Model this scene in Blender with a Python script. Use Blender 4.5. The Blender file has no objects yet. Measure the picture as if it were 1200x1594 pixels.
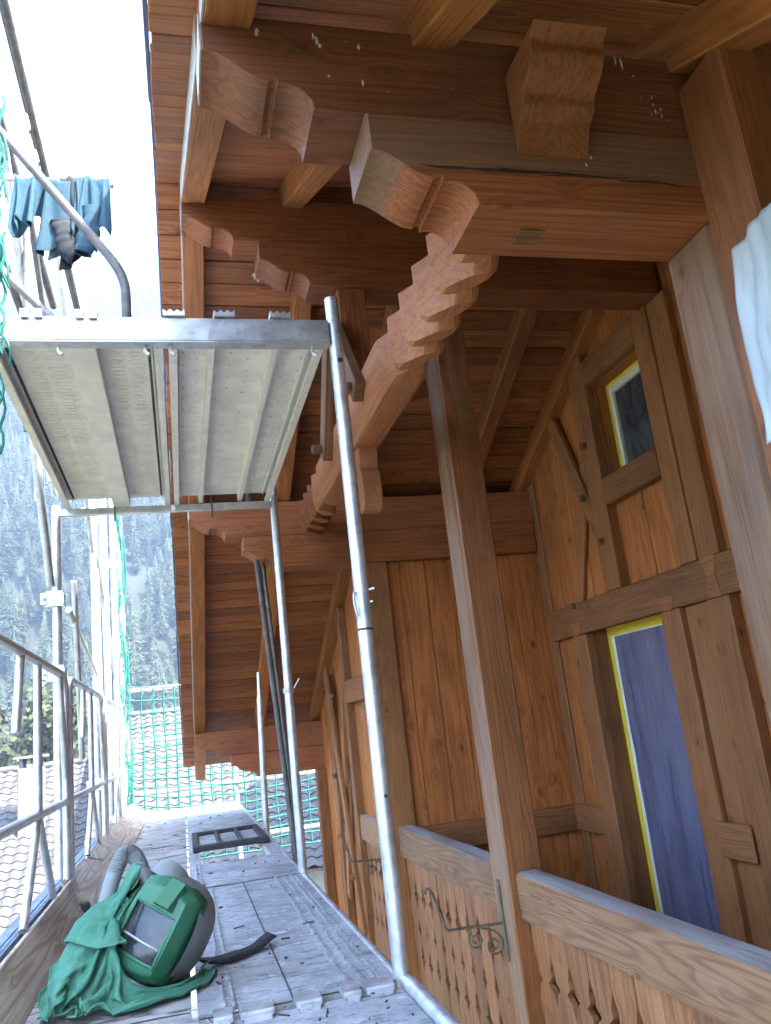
import bpy, bmesh, math, random
from mathutils import Vector, Matrix, noise
random.seed(7)
S = bpy.context.scene
COL = S.collection
PI = math.pi

# ------------------------------------------------------------------ camera
cam = bpy.data.cameras.new('camera')
co = bpy.data.objects.new('camera', cam)
COL.objects.link(co)
yaw, pitch, roll = 0.264703, 0.249508, -0.1139003
fw = Vector((math.sin(yaw)*math.cos(pitch), math.cos(yaw)*math.cos(pitch), math.sin(pitch)))
rt = Vector((math.cos(yaw), -math.sin(yaw), 0))
up = rt.cross(fw)
r2 = rt*math.cos(roll)+up*math.sin(roll)
u2 = -rt*math.sin(roll)+up*math.cos(roll)
mw = Matrix((r2, u2, -fw)).transposed().to_4x4()
mw.translation = (0, 0, 0.72)
co.matrix_world = mw
cam.sensor_fit = 'VERTICAL'
cam.sensor_height = 24
cam.lens = 24*1265.5/1594
cam.clip_start = 0.05
cam.clip_end = 6000
S.camera = co

# ------------------------------------------------------------------ light
SUN = Vector((0.45, -0.42, 0.80)).normalized()
W = bpy.data.worlds.new('World')
S.world = W
W.use_nodes = True
nt = W.node_tree
sky = nt.nodes.new('ShaderNodeTexSky')
sky.sky_type = 'NISHITA'
sky.sun_disc = False
sky.sun_elevation = math.asin(SUN.z)
sky.sun_rotation = math.atan2(SUN.x, SUN.y)
sky.air_density = .8
sky.dust_density = 5.0
sky.altitude = 900
bg = nt.nodes['Background']
bg.inputs['Strength'].default_value = 0.15
nt.links.new(sky.outputs[0], bg.inputs[0])
sl = bpy.data.lights.new('sun', 'SUN')
sl.energy = 2.6
sl.angle = math.radians(0.53)
sl.color = (1, 0.94, 0.84)
so = bpy.data.objects.new('sun', sl)
COL.objects.link(so)
so.rotation_euler = SUN.to_track_quat('Z', 'Y').to_euler()
S.view_settings.view_transform = 'Standard'
S.view_settings.look = 'None'
S.view_settings.gamma = 1
S.view_settings.use_curve_mapping = False
S.view_settings.exposure = 4.2
S.cycles.use_denoising = True
S.cycles.max_bounces = 5
S.cycles.diffuse_bounces = 3
S.cycles.glossy_bounces = 2
S.cycles.transmission_bounces = 2
S.cycles.use_adaptive_sampling = True
S.cycles.adaptive_threshold = .03
S.cycles.caustics_reflective = False
S.cycles.caustics_refractive = False
S.cycles.volume_bounces = 0
S.cycles.sample_clamp_indirect = 8

# ------------------------------------------------------------------ materials
class NT:
    def __init__(s, name):
        s.m = bpy.data.materials.new(name)
        s.m.use_nodes = True
        s.t = s.m.node_tree
        s.b = s.t.nodes['Principled BSDF']
    def n(s, typ, ins=None, **kw):
        nd = s.t.nodes.new(typ)
        for k, v in kw.items():
            setattr(nd, k, v)
        for k, v in (ins or {}).items():
            if isinstance(v, bpy.types.NodeSocket):
                s.t.links.new(v, nd.inputs[k])
            else:
                nd.inputs[k].default_value = v
        return nd
    def math(s, op, a, b=0.0, c=None):
        d = {0: a, 1: b}
        if c is not None:
            d[2] = c
        return s.n('ShaderNodeMath', d, operation=op).outputs[0]
    def mix(s, f, a, b, mode='MIX'):
        nd = s.n('ShaderNodeMix', data_type='RGBA', blend_type=mode)
        for i, v in ((0, f), (6, a), (7, b)):
            if isinstance(v, bpy.types.NodeSocket):
                s.t.links.new(v, nd.inputs[i])
            else:
                nd.inputs[i].default_value = v if i == 0 else (*v[:3], 1)
        return nd.outputs[2]
    def ramp(s, f, lo, hi):
        return s.n('ShaderNodeMapRange', {0: f, 1: lo, 2: hi, 3: 0.0, 4: 1.0}, interpolation_type='SMOOTHSTEP').outputs[0]
    def scale(s, v, sc):
        return s.n('ShaderNodeVectorMath', {0: v, 1: sc}, operation='MULTIPLY').outputs[0]
    def noise(s, v, scale=1, detail=3, rough=.55, dist=0):
        return s.n('ShaderNodeTexNoise', {'Vector': v, 'Scale': scale, 'Detail': detail, 'Roughness': rough, 'Distortion': dist}).outputs[0]
    def out(s, col, rough=.6, bump=None, bs=.3, bd=.003, metal=0, **kw):
        for k, v in (('Base Color', col), ('Roughness', rough), ('Metallic', metal)):
            if isinstance(v, bpy.types.NodeSocket):
                s.t.links.new(v, s.b.inputs[k])
            elif k == 'Base Color':
                s.b.inputs[k].default_value = (*v[:3], 1)
            else:
                s.b.inputs[k].default_value = v
        if bump is not None:
            bn = s.n('ShaderNodeBump', {'Height': bump, 'Strength': bs, 'Distance': bd})
            s.t.links.new(bn.outputs[0], s.b.inputs['Normal'])
        for k, v in kw.items():
            s.b.inputs[k.replace('_', ' ')].default_value = v
        return s.m

def wood(name, dark, light, weather=0.0, wcol=(.30, .26, .21), knots=1.0, rough=.55, contrast=1.0, spec=.35, var=.22, dens=1.0, kn=.5, exposed=None, band=None):
    """stained timber, grain along the object's local x axis"""
    k = NT(name)
    tc = k.n('ShaderNodeTexCoord').outputs['Object']
    rnd = k.n('ShaderNodeObjectInfo').outputs['Random']
    off = k.n('ShaderNodeCombineXYZ', {0: k.math('MULTIPLY', rnd, 37.0), 1: k.math('MULTIPLY', rnd, 91.0), 2: k.math('MULTIPLY', rnd, 53.0)}).outputs[0]
    v = k.n('ShaderNodeVectorMath', {0: tc, 1: off}, operation='ADD').outputs[0]
    # knots push the rings around themselves
    vor = k.n('ShaderNodeTexVoronoi', {'Vector': k.scale(v, (5.6, 9.0, 9.0)), 'Scale': 1.0, 'Randomness': 1.0})
    kd = vor.outputs['Distance']
    sel = k.n('ShaderNodeSeparateColor', {0: vor.outputs['Color']}).outputs[0]
    pick = k.ramp(sel, kn, kn+.04)
    knot = k.math('MULTIPLY', k.math('SUBTRACT', 1.0, k.ramp(kd, k.math('MULTIPLY', sel, .05), k.math('MULTIPLY_ADD', sel, .09, .05))), pick)
    halo = k.math('MULTIPLY', k.math('SUBTRACT', 1.0, k.ramp(kd, .05, .45)), pick)
    low = k.noise(k.scale(v, (0.55, 9, 9)), 1.0, 1, .5)
    ph = k.math('ADD', k.math('MULTIPLY', low, 62.0*dens), k.math('MULTIPLY', halo, 7.0))
    ring = k.math('MULTIPLY_ADD', k.math('SINE', ph), .5, .5)
    ring = k.math('POWER', ring, 2.2)
    fine = k.noise(k.scale(v, (3, 150, 150)), 1.0, 2, .6)
    g = k.math('ADD', k.math('MULTIPLY', ring, .30*contrast), k.math('MULTIPLY', fine, .75))
    g = k.ramp(g, .18, .78)
    col = k.mix(g, light, dark)
    col = k.mix(k.math('MULTIPLY', k.math('MULTIPLY', halo, halo), .35*knots), col, tuple(c*.6 for c in dark))
    col = k.mix(k.math('MINIMUM', k.math('MULTIPLY', knot, .6*knots), .85), col, tuple(c*.25 for c in dark))
    blot = k.noise(k.scale(v, (1.0, 2.2, 2.2)), 1.7, 3, .6)
    col = k.mix(k.math('MULTIPLY', k.ramp(blot, .42, .72), .42), col, tuple(c*.62 for c in dark))
    if weather > 0:
        wm = k.math('MULTIPLY_ADD', fine, .35, k.math('MULTIPLY', k.noise(k.scale(v, (.9, 5.5, 5.5)), 1.0, 4, .68), .95))
        wm = k.math('MULTIPLY', k.ramp(wm, .80-.28*weather, 1.0-.22*weather), min(1, .35+.5*weather))
        col = k.mix(wm, col, k.mix(fine, wcol, tuple(c*.55 for c in wcol)))
    if exposed:
        # sides turned to the weather are bleached to silver
        nd = k.n('ShaderNodeVectorMath', {0: k.n('ShaderNodeNewGeometry').outputs['True Normal'], 1: exposed[0]}, operation='DOT_PRODUCT').outputs['Value']
        pat = k.noise(k.scale(v, (1.4, 16, 16)), 1.0, 4, .7)
        em = k.math('MULTIPLY', k.ramp(nd, .55, .8), k.math('MULTIPLY_ADD', k.ramp(pat, .30, .62), .65, exposed[2]))
        col = k.mix(em, col, k.mix(fine, exposed[1], tuple(c*.6 for c in exposed[1])))
    if band:
        # greyed band above the long drying crack
        lz = k.n('ShaderNodeSeparateXYZ', {0: tc}).outputs[2]
        bn_ = k.noise(k.scale(v, (1.2, 18, 18)), 1.0, 4, .7)
        bm_ = k.math('MULTIPLY', k.ramp(k.math('MULTIPLY_ADD', bn_, .03, lz), band[0], band[0]+.012), k.math('MULTIPLY_ADD', bn_, .5, .45))
        col = k.mix(bm_, col, k.mix(fine, band[1], tuple(c*.5 for c in band[1])))
    val = k.math('MULTIPLY_ADD', rnd, var*2, 1.0-var)
    col = k.mix(1.0, col, k.n('ShaderNodeCombineColor', {0: val, 1: val, 2: val}).outputs[0], 'MULTIPLY')
    hgt = k.math('ADD', k.math('MULTIPLY', ring, .35), k.math('ADD', fine, k.math('MULTIPLY', knot, .6)))
    rg = k.math('MULTIPLY_ADD', fine, .25, rough-.1)
    m = k.out(col, rg, hgt, .35+.4*weather, .0025)
    k.b.inputs['Specular IOR Level'].default_value = spec
    return m

def plain(name, col, rough=.6, metal=0, nscale=8, namt=.25, bumps=0, var=0.1, dirt=None, **kw):
    k = NT(name)
    tc = k.n('ShaderNodeTexCoord').outputs['Object']
    rnd = k.n('ShaderNodeObjectInfo').outputs['Random']
    a = k.noise(tc, nscale, 5, .6)
    f = k.ramp(a, .3, .7)
    c = k.mix(f, tuple(x*(1-namt) for x in col), tuple(min(1, x*(1+namt*.6)) for x in col))
    if dirt:
        d = k.noise(tc, nscale*2.7, 6, .7)
        c = k.mix(k.math('MULTIPLY', k.ramp(d, .52, .66), dirt[1]), c, dirt[0])
    val = k.math('MULTIPLY_ADD', rnd, var*2, 1-var)
    c = k.mix(1.0, c, k.n('ShaderNodeCombineColor', {0: val, 1: val, 2: val}).outputs[0], 'MULTIPLY')
    return k.out(c, k.math('MULTIPLY_ADD', a, .3, rough-.15), a if bumps else None, bumps, .004, metal, **kw)

M = {}
M['purlin'] = wood('stained_purlin_wood', (0.162, 0.045, 0.014), (0.344, 0.111, 0.034), .15, (.22, .15, .10), .7, contrast=.55, dens=1.5)
M['purlin_w'] = wood('weathered_purlin_wood', (0.116, 0.037, 0.016), (0.244, 0.084, 0.036), .45, (.22, .15, .095), .7, .62, contrast=.55, dens=1.5)
M['corbel'] = wood('red_stained_corbel', (0.151, 0.043, 0.013), (0.307, 0.099, 0.032), .3, (.25, .165, .11), .8, .6, contrast=.55, dens=1.5, band=(.098, (.175, .115, .070)))
M['head'] = wood('red_brown_beam_head', (0.122, 0.039, 0.012), (0.235, 0.082, 0.025), .1, knots=.3, contrast=.5, dens=1.6)
M['rafter'] = wood('stained_rafter_wood', (0.214, 0.070, 0.018), (0.420, 0.156, 0.044), .1, knots=.9, contrast=.55, dens=1.5)
M['soffit'] = wood('stained_soffit_boards', (0.202, 0.065, 0.019), (0.407, 0.138, 0.041), 0, knots=1.2, var=.26, contrast=.8, kn=.30)
M['wall'] = wood('stained_wall_boards', (0.276, 0.084, 0.018), (0.530, 0.183, 0.044), 0, knots=1.5, var=.14, contrast=.7, kn=.18)
M['frame'] = wood('stained_frame_timber', (0.175, 0.064, 0.021), (0.338, 0.135, 0.043), .15, knots=1.0, contrast=.55, dens=1.5)
M['post'] = wood('stained_post_timber', (0.140, 0.046, 0.014), (0.271, 0.100, 0.032), .30, (.31, .24, .17), 1.0, contrast=.55, dens=1.5, exposed=((-1, 0, 0), (.34, .265, .195), -.12))
M['bouncelit_post'] = wood('bounce_lit_post_timber', (0.212, 0.072, 0.025), (0.384, 0.138, 0.052), .1, knots=.9, contrast=.55, dens=1.5)  # lighter copy of the post wood, warm reflected light put into its colour
M['greypost'] = wood('silvered_post_timber', (0.122, 0.052, 0.022), (0.223, 0.109, 0.049), .25, (.27, .195, .135), .8, .6, .8, exposed=((-1, 0, 0), (.24, .165, .115), -.2))
M['rail'] = wood('worn_handrail_timber', (0.164, 0.079, 0.040), (0.327, 0.176, 0.093), .35, (.42, .33, .25), .9, .6, .8, dens=2.2, exposed=((0, 0, 1), (.46, .44, .42), .30))
M['railboard'] = wood('railing_board_wood', (0.184, 0.074, 0.029), (0.340, 0.145, 0.062), .3, (.33, .22, .13), .8)
M['carve'] = wood('carved_tie_wood', (0.207, 0.072, 0.026), (0.388, 0.144, 0.056), .25, (.33, .24, .18), .3, .6, .45)
M['toe'] = wood('dirty_toe_board', (.24, .19, .14), (.44, .37, .28), .5, (.36, .32, .26), 1.0, .75, 1.2)
M['galv'] = plain('galvanised_steel', (.60, .615, .62), .42, .72, 14, .2, .1, .08, ((.27, .255, .23), .45))
M['galvd'] = plain('dull_galvanised_sheet', (.88, .84, .81), .55, .05, 9, .10, .1, .05, ((.66, .61, .50), .35))
M['rod'] = plain('dark_weathered_rod', (.13, .12, .11), .6, .2, 18, .4)
M['bluerail'] = plain('blue_grey_steel_edge', (.22, .27, .35), .5, .4, 10, .3, 0, .1, ((.12, .12, .12), .4))
M['dark'] = plain('dark_rubber', (.018, .018, .018), .6)
M['iron'] = plain('wrought_iron', (.16, .125, .095), .6, .4, 30, .4, .2)
M['net'] = plain('teal_net_cord', (.004, .115, .085), .7, 0, 20, .2)
M['strap'] = plain('white_net_strap', (.55, .58, .56), .7)
M['green'] = plain('green_hood_fabric', (.050, .195, .115), .85, 0, 60, .18, .15)
def fabric():
    k = NT('green_hood_fabric_creased')
    tc = k.n('ShaderNodeTexCoord').outputs['Object']
    a = k.noise(tc, 7, 3, .5, 1.2)
    cr1 = k.math('ABSOLUTE', k.math('SUBTRACT', k.noise(k.scale(tc, (7, 4, 5)), 1.0, 2, .45, .8), .5))
    cr2 = k.math('ABSOLUTE', k.math('SUBTRACT', k.noise(k.scale(tc, (26, 18, 20)), 1.0, 2, .5, 1.0), .5))
    dust = k.noise(tc, 24, 4, .7)
    c = k.mix(k.ramp(a, .3, .7), (.040, .160, .095), (.065, .215, .135))
    c = k.mix(k.math('MULTIPLY', k.ramp(dust, .55, .72), .35), c, (.20, .26, .21))
    h = k.math('ADD', k.math('MULTIPLY', k.ramp(cr1, 0, .12), 1.0), k.math('MULTIPLY', k.ramp(cr2, 0, .10), .35))
    return k.out(c, .9, h, .30, .008)
M['green'] = fabric()
M['greenp'] = plain('green_plastic_mask', (.030, .145, .070), .5, 0, 12, .1)
M['greyp'] = plain('grey_plastic_shell', (.19, .20, .19), .5, 0, 9, .12)
M['hose'] = plain('grey_hose_plastic', (.20, .215, .21), .5, 0, 9, .1)
M['visor'] = plain('smoky_visor', (.045, .05, .055), .12, 0, 14, .5)
M['black'] = plain('black_strap_cloth', (.012, .012, .013), .9)
M['jacket'] = plain('blue_jacket_cloth', (.008, .046, .074), .9, 0, 40, .25)
M['jacketd'] = plain('dark_jacket_panel', (.008, .013, .018), .9, 0, 40, .25)
M['yellow'] = plain('yellow_masking_tape', (.92, .70, .05), .6, 0, 6, .1)
M['white'] = plain('white_window_paint', (.82, .82, .66), .5, 0, 6, .1)
M['metal'] = plain('verge_flashing', (.10, .12, .18), .45, .6)
M['roofing'] = plain('brown_roof_cover', (.13, .08, .06), .8)
M['plaster'] = plain('white_plaster', (.55, .53, .48), .9, 0, 3, .1)
M['concrete'] = plain('grey_chimney_render', (.12, .115, .11), .9, 0, 3, .25, .2)
M['chimdark'] = plain('dark_chimney_sheet', (.12, .115, .11), .8, 0, 4, .3)
M['grass'] = plain('meadow_grass', (.075, .08, .05), .95, 0, .05, .4)
M['peg'] = plain('wooden_peg', (.16, .085, .045), .7, 0, 20, .3)
M['bird'] = plain('pale_droppings', (.62, .58, .50), .9, 0, 40, .2)
M['dirt'] = plain('dark_chips', (.06, .045, .035), .9, 0, 9, .3)
M['gap'] = plain('dark_backing', (.035, .018, .010), .9)

def deck_mat():
    k = NT('dirty_deck_surface')
    tc = k.n('ShaderNodeTexCoord').outputs['Object']
    rnd = k.n('ShaderNodeObjectInfo').outputs['Random']
    off = k.math('MULTIPLY', rnd, 41.0)
    v = k.n('ShaderNodeVectorMath', {0: tc, 1: k.n('ShaderNodeCombineXYZ', {0: off, 1: off, 2: off}).outputs[0]}, operation='ADD').outputs[0]
    a = k.noise(v, 5, 6, .65)
    b = k.noise(k.scale(v, (9, 26, 9)), 1.6, 6, .72)
    c = k.mix(k.ramp(a, .3, .7), (.26, .265, .265), (.41, .415, .415))
    dirt = k.ramp(b, .50, .62)
    c = k.mix(k.math('MULTIPLY', dirt, .78), c, (.085, .078, .07))
    big = k.noise(v, 2.2, 5, .65)
    c = k.mix(k.math('MULTIPLY', k.ramp(big, .50, .68), .55), c, (.16, .15, .135))
    sp = k.n('ShaderNodeTexVoronoi', {'Vector': k.scale(v, (38, 60, 38)), 'Scale': 1.0}).outputs['Distance']
    c = k.mix(k.math('MULTIPLY', k.math('SUBTRACT', 1.0, k.ramp(sp, .05, .2)), .65), c, (.07, .062, .052))
    w = k.noise(v, 16, 4, .7)
    c = k.mix(k.math('MULTIPLY', k.ramp(w, .56, .68), .6), c, (.60, .60, .60))
    return k.out(c, .62, k.math('ADD', b, w), .45, .004)
M['deck'] = deck_mat()
def deckrough():
    k = NT('peeling_deck_plank')
    tc = k.n('ShaderNodeTexCoord').outputs['Object']
    rnd = k.math('MULTIPLY', k.n('ShaderNodeObjectInfo').outputs['Random'], 31.0)
    v = k.n('ShaderNodeVectorMath', {0: tc, 1: k.n('ShaderNodeCombineXYZ', {0: rnd, 1: rnd, 2: rnd}).outputs[0]}, operation='ADD').outputs[0]
    b = k.noise(k.scale(v, (5, 22, 5)), 1.0, 6, .7, .6)
    a = k.noise(v, 6, 5, .6)
    c = k.mix(k.ramp(a, .3, .7), (.22, .205, .18), (.36, .34, .31))
    c = k.mix(k.math('MULTIPLY', k.ramp(b, .52, .60), .9), c, (.05, .042, .035))
    return k.out(c, .75, b, .8, .008)
M['deckrough'] = deckrough()

def film():
    k = NT('blue_masking_film')
    tc = k.n('ShaderNodeTexCoord').outputs['Object']
    a = k.noise(k.scale(tc, (3, 9, 1.2)), 1.0, 4, .6, 1.0)
    sc = k.noise(k.scale(tc, (10, 60, 7)), 1.0, 5, .75, 1.5)
    c = k.mix(k.ramp(a, .3, .7), (.10, .097, .155), (.17, .163, .23))
    c = k.mix(k.math('MULTIPLY', k.ramp(sc, .60, .70), .6), c, (.40, .41, .52))
    return k.out(c, .22, k.math('ADD', a, k.math('MULTIPLY', sc, .4)), .45, .02, 0, Coat_Weight=.4)
M['film'] = film()
def pale_film():
    k = NT('pale_plastic_sheet')
    tc = k.n('ShaderNodeTexCoord').outputs['Object']
    a = k.noise(k.scale(tc, (30, 12, 3)), 1.0, 4, .6, .5)
    c = k.mix(k.ramp(a, .3, .7), (.42, .48, .50), (.58, .63, .65))
    return k.out(c, .35, a, .3, .01)
M['palefilm'] = pale_film()
def glass():
    k = NT('dark_window_pane')
    tc = k.n('ShaderNodeTexCoord').outputs['Object']
    a = k.noise(k.scale(tc, (6, 6, 3)), 1.0, 4, .6, 1.0)
    cr = k.n('ShaderNodeTexVoronoi', {'Vector': k.scale(tc, (3, 3, 3)), 'Scale': 1.0}, feature='DISTANCE_TO_EDGE').outputs['Distance']
    crk = k.math('SUBTRACT', 1.0, k.ramp(cr, .004, .012))
    c = k.mix(k.ramp(a, .35, .7), (.035, .037, .038), (.11, .115, .115))
    c = k.mix(k.math('MULTIPLY', crk, .06), c, (.5, .52, .52))
    return k.out(c, .15, a, .1, .01)
M['glass'] = glass()
def tile_mat():
    k = NT('clay_roof_tile')
    tc = k.n('ShaderNodeTexCoord').outputs['Object']
    rnd = k.n('ShaderNodeObjectInfo').outputs['Random']
    a = k.noise(tc, 7, 5, .6)
    c = k.mix(k.ramp(a, .3, .7), (.040, .039, .039), (.075, .073, .072))
    val = k.math('MULTIPLY_ADD', rnd, .3, .85)
    c = k.mix(1.0, c, k.n('ShaderNodeCombineColor', {0: val, 1: val, 2: val}).outputs[0], 'MULTIPLY')
    return k.out(c, .75)
M['tile'] = tile_mat()
def leafmat(name, a, b):
    k = NT(name)
    g = k.n('ShaderNodeNewGeometry').outputs['Random Per Island']
    rnd = k.n('ShaderNodeObjectInfo').outputs['Random']
    c = k.mix(g, a, b)
    val = k.math('MULTIPLY_ADD', rnd, .5, .75)
    c = k.mix(1.0, c, k.n('ShaderNodeCombineColor', {0: val, 1: val, 2: val}).outputs[0], 'MULTIPLY')
    return k.out(c, .9)
M['needle'] = leafmat('spruce_needles', (.022, .036, .016), (.046, .060, .024))
M['broad'] = leafmat('broadleaf_foliage', (.018, .030, .009), (.050, .058, .018))
M['bark'] = plain('tree_bark', (.09, .065, .045), .9)
M['forest_floor'] = plain('forest_floor', (.014, .020, .010), .95, 0, .06, .4)

# ------------------------------------------------------------------ helpers
WM = {}
def link(name, me, parent=None, mw=None, mat=None):
    o = bpy.data.objects.new(name, me)
    COL.objects.link(o)
    mw = mw or Matrix.Identity(4)
    if me is not None and mat is not None and not me.materials:
        me.materials.append(M[mat] if isinstance(mat, str) else mat)
    if parent is not None:
        o.parent = parent
        o.matrix_parent_inverse = WM[parent].inverted()
    o.matrix_basis = mw
    WM[o] = mw
    return o
def empty(name, loc, label=None, cat=None, group=None, parent=None):
    o = link(name, None, parent, Matrix.Translation(loc))
    o.empty_display_size = .1
    return tag(o, label, cat, group)
def tag(o, label=None, cat=None, group=None, kind=None):
    for k, v in (('label', label), ('category', cat), ('group', group), ('kind', kind)):
        if v:
            o[k] = v
    return o
def mesh(name, V, F, smooth=False, ang=None):
    me = bpy.data.meshes.new(name)
    me.from_pydata([tuple(v) for v in V], [], F)
    if smooth:
        me.shade_smooth()
        if ang:
            me.set_sharp_from_angle(angle=math.radians(ang))
    me.update()
    return me
def from_bm(name, bm, smooth=False, ang=35):
    me = bpy.data.meshes.new(name)
    bm.normal_update()
    bm.to_mesh(me)
    bm.free()
    if smooth:
        me.shade_smooth()
        me.set_sharp_from_angle(angle=math.radians(ang))
    return me
BC = {}
def box_mesh(L, Wd, H, bev, mat):
    key = (round(L, 4), round(Wd, 4), round(H, 4), bev, mat)
    if key in BC:
        return BC[key]
    bm = bmesh.new()
    bmesh.ops.create_cube(bm, size=1)
    bmesh.ops.scale(bm, vec=(L, Wd, H), verts=bm.verts)
    if bev:
        bmesh.ops.bevel(bm, geom=bm.edges[:], offset=bev, segments=1, affect='EDGES')
    me = from_bm('box', bm)
    me.materials.append(M[mat])
    BC[key] = me
    return me
AX = {'x': Matrix.Identity(4), 'y': Matrix.Rotation(PI/2, 4, 'Z'), 'z': Matrix.Rotation(-PI/2, 4, 'Y')}
def box(name, X, Y, Z, mat, parent=None, axis='x', bev=.004):
    d = (X[1]-X[0], Y[1]-Y[0], Z[1]-Z[0])
    c = Vector(((X[0]+X[1])/2, (Y[0]+Y[1])/2, (Z[0]+Z[1])/2))
    dims = {'x': (d[0], d[1], d[2]), 'y': (d[1], d[0], d[2]), 'z': (d[2], d[1], d[0])}[axis]
    return link(name, box_mesh(*dims, bev, mat), parent, Matrix.Translation(c) @ AX[axis])
def beam(name, p0, p1, w, h, mat, parent=None, upv=(0, 0, 1), bev=.004):
    """box from p0 to p1, width w across, height h along upv, centred on the line"""
    p0, p1 = Vector(p0), Vector(p1)
    x = (p1-p0).normalized()
    z = Vector(upv)
    z = (z-x*z.dot(x)).normalized()
    y = z.cross(x)
    m = Matrix((x, y, z)).transposed().to_4x4()
    m.translation = (p0+p1)/2
    return link(name, box_mesh((p1-p0).length, w, h, bev, mat), parent, m)
def prism(name, outline, t, mat, parent, mw, bev=.003, ang=30):
    """outline in local x,z ; extruded along local y from 0 to t"""
    bm = bmesh.new()
    a = [bm.verts.new((x, 0, z)) for x, z in outline]
    b = [bm.verts.new((x, t, z)) for x, z in outline]
    n = len(a)
    f0 = bm.faces.new(a)
    f1 = bm.faces.new(list(reversed(b)))
    for i in range(n):
        bm.faces.new((a[i], b[i], b[(i+1) % n], a[(i+1) % n]))
    bmesh.ops.recalc_face_normals(bm, faces=bm.faces)
    if bev:
        eds = [e for e in bm.edges if e in f0.edges[:] or e in f1.edges[:]]
        bmesh.ops.bevel(bm, geom=eds, offset=bev, segments=1, affect='EDGES', clamp_overlap=True)
    me = from_bm(name, bm, True, ang)
    return link(name, me, parent, mw, mat)
def sweep(pts, rad, seg=10, cap=True):
    """tube mesh data along polyline; rad scalar or list"""
    pts = [Vector(p) for p in pts]
    n = len(pts)
    V, F = [], []
    ref = None
    for i, p in enumerate(pts):
        d = (pts[min(i+1, n-1)]-pts[max(i-1, 0)]).normalized()
        if ref is None:
            ref = Vector((0, 0, 1)) if abs(d.z) < .9 else Vector((1, 0, 0))
        u = (ref-d*ref.dot(d)).normalized()
        ref = u
        w = d.cross(u)
        r = rad[i] if isinstance(rad, (list, tuple)) else rad
        for k in range(seg):
            a = 2*PI*k/seg
            V.append(p+u*(math.cos(a)*r)+w*(math.sin(a)*r))
    for i in range(n-1):
        for k in range(seg):
            a, b = i*seg+k, i*seg+(k+1) % seg
            F.append((a, b, b+seg, a+seg))
    if cap:
        F.append(tuple(reversed(range(seg))))
        F.append(tuple(range((n-1)*seg, n*seg)))
    return V, F
def tube(name, pts, r, mat, parent=None, seg=12, ang=50):
    c = Vector(pts[0])
    V, F = sweep([Vector(p)-c for p in pts], r, seg)
    return link(name, mesh(name, V, F, True, ang), parent, Matrix.Translation(c), mat)
class MB:
    def __init__(s):
        s.V, s.F = [], []
    def add(s, V, F):
        n = len(s.V)
        s.V += [tuple(v) for v in V]
        s.F += [tuple(i+n for i in f) for f in F]
        return s
    def tube(s, pts, r, seg=6):
        return s.add(*sweep(pts, r, seg))
    def box(s, X, Y, Z):
        V = [(x, y, z) for x in X for y in Y for z in Z]
        return s.add(V, [(0, 1, 3, 2), (4, 6, 7, 5), (0, 4, 5, 1), (2, 3, 7, 6), (0, 2, 6, 4), (1, 5, 7, 3)])
    def obj(s, name, mat, parent=None, smooth=False, ang=40):
        return link(name, mesh(name, s.V, s.F, smooth, ang), parent, None, mat)
def arc(p0, c, p1, n=8):
    p0, c, p1 = Vector(p0), Vector(c), Vector(p1)
    return [p0*(1-t)**2+c*2*t*(1-t)+p1*t*t for t in (i/n for i in range(n+1))]
def bez(cp, nu=14, nv=14, fold=0.0, fs=9.0, seed=0):
    """bicubic patch from a 4x4 grid of points"""
    def B(t):
        return ((1-t)**3, 3*t*(1-t)**2, 3*t*t*(1-t), t**3)
    V, F = [], []
    for i in range(nu+1):
        bu = B(i/nu)
        for j in range(nv+1):
            bv = B(j/nv)
            p = Vector((0, 0, 0))
            for a in range(4):
                for b in range(4):
                    p += Vector(cp[a][b])*(bu[a]*bv[b])
            if fold:
                p += noise.noise_vector(p*fs+Vector((seed, 0, 0)))*fold
                w_ = noise.noise(Vector((p.x*26+seed, p.y*9, p.z*13)))
                p += Vector((.25, -.8, .5))*(fold*.9*(.35-abs(w_)))
            V.append(p)
    for i in range(nu):
        for j in range(nv):
            a = i*(nv+1)+j
            F.append((a, a+1, a+nv+2, a+nv+1))
    return V, F

def settle_cloth(V, F, pins, colliders, frames=45, stiff=12.0, mass=.25, selfc=True, shrink=0.0):
    """let a cloth mesh fall and crease over colliders, return the settled vertex positions"""
    me = mesh('cloth_tmp', V, F)
    o = bpy.data.objects.new('cloth_tmp', me)
    COL.objects.link(o)
    vg = o.vertex_groups.new(name='pin')
    vg.add(list(pins), 1.0, 'REPLACE')
    cs = []
    for cv, cf in colliders:
        c = bpy.data.objects.new('collider_tmp', mesh('collider_tmp', cv, cf))
        COL.objects.link(c)
        c.modifiers.new('hit', 'COLLISION')
        c.collision.thickness_outer = .006
        c.collision.cloth_friction = 25
        cs.append(c)
    md = o.modifiers.new('cloth', 'CLOTH')
    st = md.settings
    st.vertex_group_mass = 'pin'
    st.quality = 6
    st.mass = mass
    st.tension_stiffness = stiff
    st.compression_stiffness = stiff
    st.shear_stiffness = stiff*.4
    st.bending_stiffness = .08
    st.air_damping = 3
    st.tension_damping = 8
    st.compression_damping = 8
    st.shrink_min = shrink
    md.collision_settings.use_self_collision = selfc
    md.collision_settings.self_distance_min = .004
    md.collision_settings.distance_min = .004
    md.point_cache.frame_start = 1
    md.point_cache.frame_end = frames+2
    for f in range(1, frames+1):
        S.frame_set(f)
    dg = bpy.context.evaluated_depsgraph_get()
    ev = o.evaluated_get(dg)
    out = [v.co.copy() for v in ev.data.vertices]
    for x in [o]+cs:
        m_ = x.data
        bpy.data.objects.remove(x)
        bpy.data.meshes.remove(m_)
    S.frame_set(1)
    return out
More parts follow.
